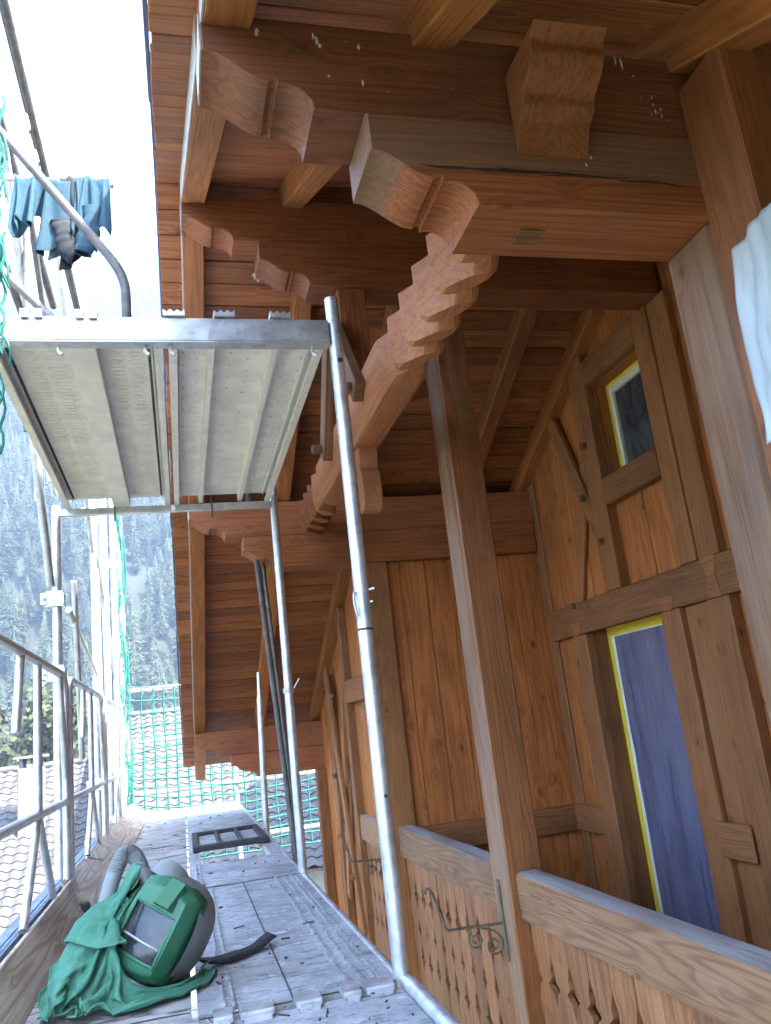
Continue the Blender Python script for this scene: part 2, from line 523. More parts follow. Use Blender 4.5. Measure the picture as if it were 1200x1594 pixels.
def cloth_obj(name, V, F, mat, parent, th=.003):
    o = link(name, mesh(name, V, F, True), parent, None, mat)
    md = o.modifiers.new('thickness', 'SOLIDIFY')
    md.thickness = th
    md2 = o.modifiers.new('smooth', 'SUBSURF')
    md2.levels = md2.render_levels = 1
    return o
def ballmesh(c, r, n=16):
    V, F = [], []
    for j in range(n//2+1):
        for i in range(n):
            a, b = 2*PI*i/n, -PI/2+PI*j/(n//2)
            V.append((c[0]+math.cos(a)*math.cos(b)*r[0], c[1]+math.sin(a)*math.cos(b)*r[1], c[2]+math.sin(b)*r[2]))
    for j in range(n//2):
        for i in range(n):
            F.append((j*n+i, j*n+(i+1) % n, (j+1)*n+(i+1) % n, (j+1)*n+i))
    return V, F

# ------------------------------------------------------------------ terrain
GZ = -7.0
def hill_z(x, y):
    t = max(0.0, y-170-0.10*x)
    base = GZ+t*.84 + 10*math.sin(x*.021+y*.012)*min(1, t/60)
    base += noise.noise(Vector((x*.012, y*.012, 3.1)))*14*min(1, t/80)
    cap = 372+noise.noise(Vector((x*.009, 7.7, 0)))*26+noise.noise(Vector((x*.04, 1.7, 0)))*6
    if base > cap:
        base = cap-(base-cap)*.35
    return base
ground = link('ground', mesh('ground', [(-1400, -700, GZ), (1400, -700, GZ), (1400, 1300, GZ), (-1400, 1300, GZ)], [(0, 1, 2, 3)]), None, None, 'grass')
tag(ground, kind='structure')
V, F = [], []
nx, ny = 60, 60
for j in range(ny+1):
    for i in range(nx+1):
        x = -640+1100*i/nx
        y = 130+900*(j/ny)**1.3
        V.append((x, y, hill_z(x, y)-.4))
for j in range(ny):
    for i in range(nx):
        a = j*(nx+1)+i
        F.append((a, a+1, a+nx+2, a+nx+1))
tag(link('hillside', mesh('hillside', V, F, True), None, None, 'forest_floor'), kind='structure')

# ------------------------------------------------------------------ the chalet
house = empty('chalet', (1.2, 3.3, -.95), 'brown stained timber chalet with wide carved roof overhang beside the scaffold', 'house')
SL = .49
RY = 3.31
def rz(y, off=0.0):
    return 3.08+off-SL*abs(y-RY)
PUR = [(1.376, 1.541, 2.165), (3.23, 3.392, 3.08), (5.1, 5.265, 2.17), (7.9, 8.065, .79)]
def ogee(x0, z0, H, x1):
    """carved beam outline: left end at x0, bottom z0, height H, right end x1"""
    k = H/.22
    pts = [(0, .125*k)]
    for i in range(1, 9):                       # convex swelling, then hollow
        t = i/8
        pts.append((.128*t, .125*k-(.064*k)*(t*t*(3-2*t))))
    pts += [(.140, .069*k), (.146, .069*k), (.147, .054*k), (.158, .057*k)]
    for i in range(1, 8):
        a = i/8*PI/2
        pts.append((.158+.060*math.sin(a), .057*k*math.cos(a)**.9))
    pts.append((.218, 0))
    out = [(x0, z0+H)]+[(x0+x, z0+z) for x, z in pts]+[(x1, z0), (x1, z0+H)]
    return out
for i, (ya, yb, zt) in enumerate(PUR):
    t = yb-ya
    zs = zt-.222
    zb = zs-.215
    x1 = 2.44 if i in (1, 2) else 1.9
    if i == 3:
        x1 = 1.5
    wm = 'purlin_w' if i == 0 else 'purlin'
    # local origin far from world origin so the grain differs
    p = prism('purlin', [(x-.1, z-zs) for x, z in ogee(.100, zs, zt-zs, x1)], t, wm, house, Matrix.Translation((.1, ya, zs)))
    c = prism('corbel', [(x-.42, z-zb) for x, z in ogee(.425, zb, zs-zb-.002, x1-.01)], t+.016, 'corbel' if i == 0 else wm, house, Matrix.Translation((.42, ya-.010, zb)), .005)

# roof: one thin cover with soffit boards and rafters under it
def roofbox(ya, yb, off0, off1, X, name='roof', mat='roofing', parent=None):
    V = []
    for x in X:
        for y, o in ((ya, off0), (yb, off0), (yb, off1), (ya, off1)):
            V.append((x, y, rz(y, o)))
    me = mesh(name, V, [(0, 1, 2, 3), (7, 6, 5, 4), (0, 4, 5, 1), (1, 5, 6, 2), (2, 6, 7, 3), (3, 7, 4, 0)])
    return me
EAVE_F, EAVE_N = 8.86, -2.24
bm = MB()
for (a, b) in ((RY, EAVE_F+.05), (EAVE_N-.05, RY)):
    me = roofbox(a, b, .150, .26, (.012, 9.0))
    bm.add([v.co for v in me.vertices], [tuple(p.vertices) for p in me.polygons])
roof = bm.obj('roof', 'roofing', house)
def soffit_run(y0, y1, step):
    n = max(1, int(round(abs(y1-y0)/step)))
    d = (y1-y0)/n
    for k in range(n):
        ya, yb = y0+d*k, y0+d*(k+1)
        ym = (ya+yb)/2
        w = abs(d)*math.sqrt(1+SL*SL)-.005
        nrm = Vector((0, SL*(1 if ym > RY else -1), 1)).normalized()
        jz = random.uniform(-.0025, .0025)
        z = rz(ym, .131)+jz
        x0 = .0+random.uniform(-.004, .004)
        beam('board', (x0, ym, z), (2.66, ym, z), w, .022, 'soffit', roof, nrm, .003)
soffit_run(RY+.005, 5.2, .118)
soffit_run(5.2, EAVE_F, .100)
soffit_run(RY-.005, EAVE_N, .108)
for x0, x1, far, near in ((.105, .205, 1, 1), (.66, .755, 1, 1), (1.19, 1.285, 1, 1), (1.955, 2.05, 1, 0), (2.375, 2.46, 1, 1)):
    for side in (1, -1):
        if (side == 1 and not far) or (side == -1 and not near):
            continue
        ye = EAVE_F+.06 if side == 1 else EAVE_N
        xm = (x0+x1)/2
        if side == -1 and x0 == .66:
            xm = .60
        h = .118
        nrm = Vector((0, SL*side, 1)).normalized()
        zc = h/2/nrm.z
        ys = RY+.0*side
        beam('rafter', (xm, ys, rz(ys, zc)), (xm, ye, rz(ye, zc)), x1-x0, h, 'rafter', roof, nrm, .004)
M['lit_face'] = wood('pale_lit_face_tone', (.40, .35, .28), (.62, .56, .47), 0, knots=.5, contrast=.5)  # pale tone stands in for bright light on the rafter's outer face
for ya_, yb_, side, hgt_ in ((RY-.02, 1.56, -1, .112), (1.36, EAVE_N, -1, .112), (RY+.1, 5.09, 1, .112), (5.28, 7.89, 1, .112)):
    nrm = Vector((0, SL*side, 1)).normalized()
    beam('lit_face_strip', (.1025, ya_, rz(ya_, .065)), (.1025, yb_, rz(yb_, .065)), .004, hgt_, 'lit_face', roof, nrm, 0)
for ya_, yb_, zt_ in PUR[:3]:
    box('lit_end_plate', (.0965, .0995), (ya_+.004, yb_-.004), (zt_-.09, zt_-.004), 'lit_face', roof, 'z', 0)  # added pale plates, brightness of the lit purlin ends put into the colour
# verge flashing on both slopes, in slightly stepped lengths
for side in (1, -1):
    ye = EAVE_F+.04 if side == 1 else EAVE_N
    n = 5
    for k in range(n):
        a = RY+(ye-RY)*k/n
        b = RY+(ye-RY)*(k+1)/n
        nrm = Vector((0, SL*side, 1)).normalized()
        xo = -.004-.004*(k % 2)
        beam('verge_flashing', (xo, a, rz(a, .215)), (xo, b, rz(b, .215)), .012, .15, 'metal', roof, nrm, .002)

# tie beam with saw-tooth carving -------------------------------------------------
TX0, TX1, TZ0, TZ1 = .76, .915, 1.885, 2.083
PROF = [(0, 1), (0, .75), (0, .5), (0, .27), (.06, .10), (.16, .02), (.32, 0), (.5, 0), (.68, 0), (.84, .01), (.95, .07), (1, .2), (1, .5), (1, 1)]
def tie_section(e, ring, lead, P=.165, mirror=None):
    """cross section loop of one tooth ending at its sharp edge y = e.  ring: 0 notch root, .5 scoop, 1 crease, 2 edge, None plain"""
    pts = []
    for t, h in PROF:
        x = TX0+(TX1-TX0)*t
        z = TZ0+(TZ1-TZ0)*h
        low = 1-min(1, h/.45)
        qe = .985-.50*math.sin(PI*min(1, t*1.02))*low
        if ring is None:
            s, q = 0.0, 1.0
        elif ring == 2:
            s, q = 0.0, 1.0
        else:
            s = (1-ring)**.8 if ring < 1 else 0.0
            q = .03+(qe-.03)*ring
        cx = (1-2*t)*(1.0 if t < .5 else .6)
        cz = (1-h)*.9 if h < .5 else .1
        y = e-P*(1-q)-abs(lead)*.135*t*t
        if mirror:
            y = mirror-y
        pts.append((x+cx*.080*s, y, z+cz*.080*s))
    return pts
tie = empty('tie_beam', (TX0, 3.3, TZ0), parent=house)
def tie_mesh(name, secs):
    V, F = [], []
    n = len(PROF)
    for s in secs:
        V += s
    for i in range(len(secs)-1):
        for k in range(n):
            a, b = i*n+k, i*n+(k+1) % n
            F.append((a, b, b+n, a+n))
    F.append(tuple(range(n)))
    F.append(tuple(reversed(range((len(secs)-1)*n, len(secs)*n))))
    R = AX['y'].inverted()           # local x along the beam
    me = mesh(name, [R @ Vector(v) for v in V], F, True, 24)
    bmx = bmesh.new()
    bmx.from_mesh(me)
    bmesh.ops.recalc_face_normals(bmx, faces=bmx.faces)
    bmx.to_mesh(me)
    bmx.free()
    me.set_sharp_from_angle(angle=math.radians(24))
    return link(name, me, tie, AX['y'], 'carve')
P = .165
RINGS = (0, .18, .36, .55, .75, 1, 2)
secs = []
e = 1.835-P
while e < 2.52:
    for r in RINGS:
        secs.append(tie_section(e, r, 1))
    e += P
el = e-P
endc = [tie_section(el+.003, None, 1)]
def plainsec(y, lead=0, m=None):
    return tie_section(y, None, lead, mirror=m)
def neck(m=None):
    a = tie_section(el+P, .62, 1, mirror=m)
    b = tie_section(el+P, .8, 1, mirror=m)
    return [a, b, plainsec(el+P+.01, .6, m), plainsec(el+P+.06, 0, m)]
mir = 6.80
half = neck()
secs += half
secs += [plainsec(3.0), plainsec(3.6)]
far_ = list(reversed(neck(mir)))
e = el
while mir-e+P < 5.12:
    for r in reversed(RINGS):
        far_.append(tie_section(e, r, 1, mirror=mir))
    e -= P
secs += [x for x in far_ if max(p[1] for p in x) < 5.10]
tie_mesh('beam_body', secs)
# shaped near end, standing out in front of the purlin
prof = [(1.376, TZ1-.02+.14), (1.20, TZ1-.02+.14)]
def cr(pts, n=6):
    out = []
    for i in range(len(pts)-1):
        p0 = Vector(pts[max(i-1, 0)]); p1 = Vector(pts[i]); p2 = Vector(pts[i+1]); p3 = Vector(pts[min(i+2, len(pts)-1)])
        for k in range(n):
            t = k/n
            out.append(tuple(.5*((2*p1)+(p2-p0)*t+(2*p0-5*p1+4*p2-p3)*t*t+(3*p1-p0-3*p2+p3)*t**3)))
    out.append(tuple(pts[-1]))
    return out
pr1 = [(1.365, 2.062), (1.206, 2.057)]+cr([(1.206, 2.057), (1.232, 2.035), (1.236, 2.01), (1.256, 1.985)])[1:]+cr([(1.270, 1.978), (1.296, 1.962), (1.306, 1.938), (1.334, 1.922)])+[(1.362, 1.862), (1.365, 1.862)]
prism('beam_head', [(y, z) for y, z in pr1], TX1-TX0+.012, 'head', tie, Matrix.Translation((TX1+.006, 0, 0)) @ Matrix.Rotation(PI/2, 4, 'Z'), .002)
# king post, pendant, braces, pegs
kp = box('king_post', (TX0+.012, TX1-.012), (3.25, 3.375), (TZ1-.003, 2.644), 'purlin', house, 'z')
pend = []
for (hx, z) in cr([(.045, 1.884), (.045, 1.835), (.030, 1.80), (.028, 1.785), (.052, 1.765), (.060, 1.70), (.054, 1.64), (.030, 1.597)], 5):
    pend.append((hx, z))
out = [(3.312-h, z) for h, z in pend]+[(3.312+h, z) for h, z in reversed(pend)]
prism('pendant', out, .085, 'carve', house, Matrix.Translation((TX1-.035, 0, 0)) @ Matrix.Rotation(PI/2, 4, 'Z'), .004)
for sy in (-1, 1):
    beam('brace', (TX0-.022, 3.312+sy*.05, 2.46), (TX0-.022, 3.312+sy*.40, 1.985), .045, .095, 'greypost', house, (0, 1, .3))
    box('peg', (TX0-.095, TX0-.04), (3.312+sy*.345, 3.312+sy*.385), (2.0, 2.04), 'peg', house, 'x', .008)

box('plug', (.766, .826), (1.435, 1.490), (1.7235, 1.7275), 'greypost', house, 'x', .001)
m = MB()
for x0, x1, z0, z1 in ((.53, .70, 1.8215, 1.8135), (.62, .83, 1.8165, 1.8205), (.80, 1.02, 1.8145, 1.8205), (.98, 1.17, 1.8145, 1.8095), (.70, .90, 1.8235, 1.8195)):
    n = 10
    V, F = [], []
    for i in range(n+1):
        t = i/n
        w = .0035*math.sin(PI*t)**.7*(1 if t < .6 else .6)+.0002
        x = x0+(x1-x0)*t
        z = z0+(z1-z0)*t+.002*math.sin(t*7+x0*30)
        V += [(x, 1.3650, z-w), (x, 1.3650, z+w), (x, 1.3690, z+w), (x, 1.3690, z-w)]
    for i in range(n):
        for k in range(4):
            a, b = i*4+k, i*4+(k+1) % 4
            F.append((a, b, b+4, a+4))
    m.add(V, F)
m.obj('timber_cracks', 'gap', house)
m = MB()
rb = random.Random(3)
def blob(p, r, st=1.0):
    V, F = [], []
    for j in range(5):
        for i in range(7):
            a, b = 2*PI*i/7, -PI/2+PI*j/4
            V.append(Vector(p)+Vector((math.cos(b)*math.cos(a)*r, math.cos(b)*math.sin(a)*r*.4, math.sin(b)*r*st))*(1+.35*rb.uniform(-1, 1)))
    for j in range(4):
        for i in range(7):
            F.append((j*7+i, j*7+(i+1) % 7, (j+1)*7+(i+1) % 7, (j+1)*7+i))
    m.add(V, F)
for x, z, r, st in ((.215, 2.128, .004, 1.6), (.213, 2.118, .003, 1.5), (.34, 2.118, .005, 1.8), (.346, 2.105, .004, 1.5), (.333, 2.128, .003, 2.5), (.43, 2.112, .003, 2.2), (.358, 2.03, .003, 1), (.43, 2.02, .003, 2.5), (1.065, 2.14, .003, 5), (1.05, 2.15, .002, 6), (1.09, 2.11, .002, 2)):
    blob((x, 1.3735, z), r, st)
for k in range(12):
    blob((rb.uniform(1.09, 1.18), 1.3655 if k > 12 else 1.3755, rb.uniform(1.83, 1.93) if k > 12 else rb.uniform(1.96, 2.06)), rb.uniform(.0008, .002), rb.uniform(1, 3))
for x, z in ((.90, 1.873), (.93, 1.868), (.915, 1.848)):
    blob((x, 1.3655, z), .003, 1.5)
for k in range(30):
    blob((rb.uniform(.25, 1.2), 1.3735, rb.uniform(1.96, 2.15)), rb.uniform(.0006, .0012), 1)
m.obj('bird_droppings', 'bird', house, True)
nest = MB()
for k in range(40):
    c = Vector((.465, 3.62, 2.92))
    d = Vector((rb.gauss(0, 1), rb.gauss(0, 1), rb.gauss(0, .7))).normalized()*.016
    e_ = Vector((rb.gauss(0, 1), rb.gauss(0, 1), rb.gauss(0, 1))).normalized()*.014
    nest.tube([c+d-e_, c+d+e_], .0025, 4)
nest.obj('wasp_nest', 'bird', house)

# posts -------------------------------------------------------------------------
FL = -.95
box('post', (1.2, 1.348), (3.23, 3.412), (FL, 2.645), 'post', house, 'z', .006)
box('post', (1.2, 1.352), (5.1, 5.262), (FL, 1.733), 'frame', house, 'z', .006)
box('post', (1.2, 1.36), (1.378, 1.542), (FL, 1.728), 'greypost', house, 'z', .006)
box('post', (1.197, 1.36), (1.222, 1.374), (FL, 2.075), 'bouncelit_post', house, 'z', .006)
box('post', (1.2, 1.35), (-1.6, -1.44), (FL, .7), 'post', house, 'z', .006)
box('post', (1.215, 1.335), (6.25, 6.36), (FL, 1.62), 'frame', house, 'z', .006)

# loggia back wall ----------------------------------------------------------------
XB = 2.46
wall = box('wall', (XB+.12, 9.0), (.2, 6.6), (FL, 1.45), 'gap', house, 'y', 0)
def up_to_roof(y):
    return rz(y, .115)
def vboards(xface, y0, y1, step, z0, ztop, mat, parent, th=.02, holes=()):
    n = max(1, int(round((y1-y0)/step)))
    d = (y1-y0)/n
    for k in range(n):
        a, b = y0+d*k+.002, y0+d*(k+1)-.002
        segs = [(z0, min(ztop(a), ztop(b)))]
        for hy0, hy1, hz0, hz1 in holes:
            if b > hy0+.01 and a < hy1-.01:
                ns = []
                for s0, s1 in segs:
                    if hz0 >= s1 or hz1 <= s0:
                        ns.append((s0, s1))
                        continue
                    if hz0 > s0:
                        ns.append((s0, hz0))
                    if hz1 < s1:
                        ns.append((hz1, s1))
                segs = ns
        for s0, s1 in segs:
            if s1-s0 > .02:
                jx = random.uniform(-.003, .003)
                box('board', (xface+jx, xface+th+jx), (a, b), (s0, s1), mat, parent, 'z', .003)
bw = empty('loggia_wall', (XB, 3.3, FL), parent=house)
W1 = (3.48, 4.05, 1.92, 2.50)
D1 = (3.70, 4.56, FL, 1.12)
vboards(XB, 4.05, 5.15, .1375, FL, up_to_roof, 'wall', bw, holes=(D1,))
vboards(XB, 3.48, 4.05, .1425, FL, up_to_roof, 'wall', bw, holes=(W1, D1))
vboards(XB, .6, 3.48, .144, FL, up_to_roof, 'wall', bw)
# triangle filler behind the board tops
box('backing', (XB+.025, XB+.11), (.6, 3.44), (FL, 2.0), 'gap', bw, 'y', 0)
box('backing', (XB+.025, XB+.11), (4.6, 5.15), (FL, 2.2), 'gap', bw, 'y', 0)
XF = 2.40
fr = lambda nm, y, z, ax='z', x=(XF, XB-.001): box(nm, x, y, z, 'frame', bw, ax, .005)
fr('beam', (3.05, 5.03), (1.10, 1.29), 'y', (XF-.002, XB-.001))
fr('beam', (.6, 3.045), (1.08, 1.25), 'y')
fr('post', (4.05, 4.225), (1.293, 2.80))
fr('post', (3.34, 3.48), (1.293, 2.64))
fr('post', (3.18, 3.337), (1.293, 2.64), x=(XF+.012, XB-.001))
fr('beam', (3.483, 4.047), (2.50, 2.655), 'y')
fr('beam', (3.483, 4.047), (1.765, 1.92), 'y', (XF-.004, XB+.05))
fr('post', (4.555, 4.73), (FL, 1.098))
fr('post', (3.55, 3.725), (FL, 1.098))
fr('post', (3.165, 3.335), (FL, 1.098))
fr('post', (3.34, 3.547), (FL, 1.098), x=(XF+.03, XB-.002))
fr('beam', (3.33, 3.572), (-.06, .10), 'y', (XF-.02, XF-.003))
fr('beam', (4.735, 5.12), (-.085, .07), 'y', (XF+.01, XB-.001))
fr('post', (5.03, 5.145), (FL, 2.2), x=(XB-.02, XB-.001))
beam('brace', (XF+.022, 4.56, 2.47), (XF+.022, 4.12, 1.45), .035, .10, 'frame', bw, (0, 1, .4))
beam('brace', (XF+.042, 4.62, 1.29), (XF+.042, 4.27, 2.10), .025, .085, 'frame', bw, (0, 1, .4))
for y, z in ((4.16, 2.165), (4.28, 1.875), (4.155, 1.58), (4.62, 1.275)):
    box('peg', (XF-.035, XF+.02), (y-.018, y+.018), (z-.018, z+.018), 'peg', bw, 'x', .007)
def dovetail(y, z0, z1, w0, w1):
    prism('dovetail', [(y-w0/2, z0), (y+w0/2, z0), (y+w1/2, z1), (y-w1/2, z1)], .004, 'frame', bw, Matrix.Translation((XF-.0015, 0, 0)) @ Matrix.Rotation(PI/2, 4, 'Z'), .001)
dovetail(3.64, 1.098, 1.165, .075, .125)
dovetail(4.645, 1.098, 1.17, .075, .13)
dovetail(4.645, 1.292, 1.235, .07, .115)
dovetail(3.25, 1.098, 1.20, .10, .07)
dovetail(3.25, 1.292, 1.20, .115, .06)
# window
win = empty('window', (2.55, 3.765, 1.92), parent=house)
for nm, y, z, ax in (('reveal', (4.052, 4.062), (1.92, 2.50), 'z'), ('reveal', (3.468, 3.478), (1.92, 2.50), 'z'), ('reveal', (3.48, 4.05), (2.502, 2.512), 'y')):
    box(nm, (XB+.022, 2.60), y, z, 'wall', win, ax, 0)
for y, z, ax in (((4.0, 4.05), (1.92, 2.50), 'z'), ((3.48, 3.53), (1.92, 2.50), 'z'), ((3.53, 4.0), (2.44, 2.50), 'y'), ((3.53, 4.0), (1.92, 1.98), 'y')):
    box('frame', (2.545, 2.59), y, z, 'white', win, ax, .004)
for y, z, ax in (((4.028, 4.051), (1.925, 2.50), 'z'), ((3.53, 4.028), (2.478, 2.501), 'y')):
    box('masking_tape', (2.542, 2.5445), y, z, 'yellow', win, ax, 0)
box('pane', (2.566, 2.572), (3.53, 4.0), (1.98, 2.44), 'glass', win, 'y', 0)
# door covered with film
door = empty('door', (2.55, 4.13, FL), parent=house)
box('reveal', (XB+.001, 2.60), (4.562, 4.60), (FL, 1.12), 'frame', door, 'z', 0)
box('reveal', (XB+.001, 2.60), (3.66, 3.70), (FL, 1.12), 'frame', door, 'z', 0)
box('reveal', (XB+.001, 2.60), (3.70, 4.56), (1.121, 1.15), 'frame', door, 'y', 0)
for y, z, ax in (((4.49, 4.561), (FL, 1.12), 'z'), ((3.70, 3.77), (FL, 1.12), 'z'), ((3.77, 4.49), (1.05, 1.12), 'y')):
    box('frame', (2.555, 2.60), y, z, 'white', door, ax, .004)
for y, z, ax in (((4.522, 4.561), (FL, 1.119), 'z'), ((3.77, 4.522), (1.063, 1.121), 'y')):
    box('masking_tape', (2.5515, 2.5545), y, z, 'yellow', door, ax, 0)
V, F = [], []
n1, n2 = 26, 60
for j in range(n2+1):
    for i in range(n1+1):
        y = 3.76+.715*i/n1
        z = FL+(2.005)*j/n2
        a = min(i, n1-i)/n1*2
        b = min(1, (n2-j)/5)
        d = noise.noise(Vector((y*5, z*1.6, 1)))*.022+noise.noise(Vector((y*16, z*4, 4)))*.006+.014*math.exp(-((y-4.42-(z-.3)*.03)/.02)**2)
        V.append((2.549-.004*abs(math.sin(z*2.2+y*7+noise.noise(Vector((y*3, z*2, 8)))*4))-abs(d)*min(1, a*3)*b-.0005, y, z))
for j in range(n2):
    for i in range(n1):
        a = j*(n1+1)+i
        F.append((a, a+n1+1, a+n1+2, a+1))
pf = link('masking_film', mesh('masking_film', V, F, True), door, None, 'film')
pf['label'] = 'blue violet plastic film taped over the door'

# loggia side wall (boards facing the camera)
sw = empty('loggia_side_wall', (1.9, 5.16, FL), parent=house)
xs = [1.352, 1.449, 1.623, 1.79, 1.955, 2.12, 2.245, 2.36, 2.458]
for a, b in zip(xs, xs[1:]):
    jy = random.uniform(-.003, .003)
    box('board', (a+.002, b-.002), (5.155+jy, 5.175+jy), (FL, 1.731), 'wall', sw, 'z', .003)
box('backing', (1.36, 2.45), (5.18, 5.26), (FL, 1.73), 'gap', sw, 'x', 0)
box('beam', (1.354, 2.44), (5.105, 5.153), (-.09, .068), 'frame', sw, 'x', .005)
box('loggia_floor', (1.24, 2.62), (-1.6, 5.15), (FL-.1, FL), 'frame', house, 'y', .004)

# far facade -----------------------------------------------------------------------
fw_ = empty('facade_wall', (1.27, 6.7, FL), parent=house)
vboards(1.28, 5.27, 7.99, .16, -3.4, lambda y: rz(y, .10), 'wall', fw_)
box('backing', (1.305, 1.42), (5.27, 7.99), (-3.4, .95), 'gap', fw_, 'y', 0)
for y0 in (5.3, 5.9):
    box('backing', (1.305, 1.42), (y0, y0+.6), (.95, rz(y0+.6, -.02)), 'gap', fw_, 'y', 0)
ff = lambda nm, y, z, ax='z', x=(1.215, 1.279): box(nm, x, y, z, 'frame', fw_, ax, .005)
ff('beam', (5.265, 6.248), (.878, 1.045), 'y')
ff('post', (7.86, 7.99), (-3.4, .355), 'z', (1.19, 1.279))
ff('post', (7.0, 7.12), (-3.4, 1.15))
ff('beam', (5.265, 8.0), (-1.1, -.95), 'y', (1.2, 1.279))
beam('brace', (1.205, 7.02, 1.20), (1.205, 6.33, -.75), .03, .10, 'frame', fw_, (0, 1, .3))
beam('brace', (1.235, 6.40, 1.2), (1.235, 6.96, -.6), .03, .10, 'frame', fw_, (0, 1, .3))
for y, z in ((6.67, .96), (6.90, .33), (6.45, -.38), (6.72, -.02)):
    box('peg', (1.165, 1.2), (y-.02, y+.02), (z-.02, z+.02), 'peg', fw_, 'x', .007)
# body of the house behind, so that no light leaks in
body = MB()
body.box((1.43, 9.0), (5.27, 7.97), (-3.4, .70))
body.box((2.63, 9.0), (-1.3, 5.2), (-3.4, FL-.02))
body.box((1.45, 2.62), (-1.3, 5.2), (-3.4, FL-.11))
body.box((1.45, 9.0), (-1.4, .3), (-3.4, .70))
body.obj('house_body', 'plaster', house)
body2 = MB()
for (ya, yb) in ((.3, 1.2), (1.2, 2.2), (2.2, 4.4), (4.4, 5.3), (5.3, 6.3)):
    body2.box((2.66, 8.9), (ya+.001, yb-.001), (1.451, min(rz(ya), rz(yb))-.02))
body2.obj('attic_body', 'gap', house)

# balcony railings ------------------------------------------------------------------
def rail_board(w, kind, ztop, zbot):
    """outline of one railing board (local x up): notched edges that pair into pierced stars"""
    hw = w/2
    R, L = [], []
    zs = [(-.02, 0), (ztop-.215, 0)]
    def star(z, s):
        return [(z+.058*s, .0), (z+.020*s, .016*s), (z+.004*s, .012*s), (z-.012*s, .034*s), (z-.026*s, .014*s), (z-.060*s, 0)]
    pts = []
    for z, s in ((-.262, 1.45), (-.445, .85), (-.60, 1.2)):
        pts += star(z, s)
    right = [(ztop, 0)]+pts+[(zbot, 0)]
    out = [(z, hw-d) for z, d in right]+[(z, -hw+d) for z, d in reversed(right)]
    return out
def railing(name, y0, y1, topz=.092, x=1.232, boards=True, mat='rail'):
    r = empty(name, (x, (y0+y1)/2, FL), parent=house)
    # handrail with a slightly wavy worn edge
    bmv, bmf = [], []
    n = max(6, int((y1-y0)/.05))
    prof = [(0, -.168), (0, -.022), (.006, -.004), (.022, 0), (.085, .002), (.098, -.006), (.10, -.03), (.10, -.168)]
    for i in range(n+1):
        y = y0+(y1-y0)*i/n
        for k, (dx, dz) in enumerate(prof):
            w = noise.noise(Vector((y*3, k*.7, x)))*.004 if 0 < k < 7 else 0
            bmv.append((y-y0, -(dx+w), dz+w))
    m = len(prof)
    for i in range(n):
        for k in range(m):
            a, b = i*m+k, i*m+(k+1) % m
            bmf.append((a, b, b+m, a+m))
    bmf.append(tuple(range(m)))
    bmf.append(tuple(reversed(range(n*m, (n+1)*m))))
    link('handrail', mesh('handrail', bmv, bmf, True, 30), r, Matrix.Translation((x, y0, topz)) @ Matrix.Rotation(PI/2, 4, 'Z'), mat)
    nb = max(1, int(round((y1-y0)/.15)))
    d = (y1-y0)/nb
    me = None
    for k in range(nb):
        yc = y0+d*(k+.5)
        out = rail_board(d-.0035, 0, topz-.14, FL+.03)
        bm = None
        mwv = Matrix.Translation((x+.03+random.uniform(-.0015, .0015), yc, 0)) @ Matrix(((0, 1, 0, 0), (0, 0, 1, 0), (1, 0, 0, 0), (0, 0, 0, 1)))
        if me is None:
            o = prism('board', out, .022, 'railboard', r, mwv, .0)
            me = o.data
        else:
            link('board', me, r, mwv)
    box('bottom_rail', (x+.015, x+.07), (y0, y1), (FL, FL+.09), 'frame', r, 'y', .004)
railing('balcony_railing', 1.545, 3.228)
railing('balcony_railing', 3.415, 5.098)
railing('balcony_railing', -1.43, 1.218)
railing('balcony_railing', 5.265, 6.248, .072)

# ------------------------------------------------------------------ scaffold
RS = .0242
def standard(x, y, z0, z1, label, collars=(), lean=(0, 0)):
    o = empty('scaffold_standard', (x, y, z0), label, 'scaffold tube', 'upright scaffold tubes')
    p0 = Vector((x, y, z0))
    p1 = Vector((x+lean[0], y+lean[1], z1))
    tube('tube', [p0.lerp(p1, i/8) for i in range(9)], RS, 'galv', o, 20)
    for zc in collars:
        t = (zc-z0)/(z1-z0)
        p = p0.lerp(p1, t)
        tube('joint_sleeve', [p-Vector((0, 0, .04)), p+Vector((0, 0, .04))], RS+.0025, 'galv', o, 20)
    return o
s1 = standard(.582, 2.556, -2.6, 2.187, 'near upright scaffold tube between hatch deck and balcony post', (), (.0, 0))
tube('joint_ring', [(.582, 2.556, 1.005), (.582, 2.556, 1.012)], RS+.0012, 'dark', s1, 20)
tube('tube_hole', [(.586, 2.528, 1.94), (.586, 2.535, 1.94)], .009, 'dark', s1, 10)
tube('tube_hole', [(.586, 2.528, .5), (.586, 2.535, .5)], .006, 'dark', s1, 10)
o = MB()
o.tube(arc((.556, 2.545, 1.13), (.545, 2.53, 1.10), (.558, 2.535, 1.05), 5), .004)
o.tube([(.605, 2.545, 1.135), (.622, 2.54, 1.138)], .004)
o.tube([(.605, 2.545, 1.095), (.612, 2.54, 1.096)], .003)
o.obj('pin', 'galv', s1, True)
s2 = standard(.581, 4.62, -2.6, 2.12, 'second upright scaffold tube under the rear edge of the raised platform')
o = MB()
for dz in (0, .01, .02):
    o.tube([(.581+.03*math.cos(a), 4.62+.03*math.sin(a), .93+dz) for a in (i*PI/6 for i in range(13))], .0035)
o.tube([(.61, 4.60, .95), (.64, 4.59, 1.0)], .0035)
o.obj('wire_tie', 'galv', s2, True)
s3 = empty('scaffold_standard', (.575, 6.62, -2.6), 'short upright scaffold tube with thin bare spigot at its top', 'scaffold tube', 'upright scaffold tubes')
tube('tube', [(.575, 6.62, -2.6), (.582, 6.62, .2), (.60, 6.62, 1.0)], RS, 'galv', s3, 20)
tube('spigot', [(.60, 6.62, .99), (.601, 6.62, 1.03), (.604, 6.62, 1.2)], [.022, .017, .015], 'galv', s3, 16)
XL = -.625
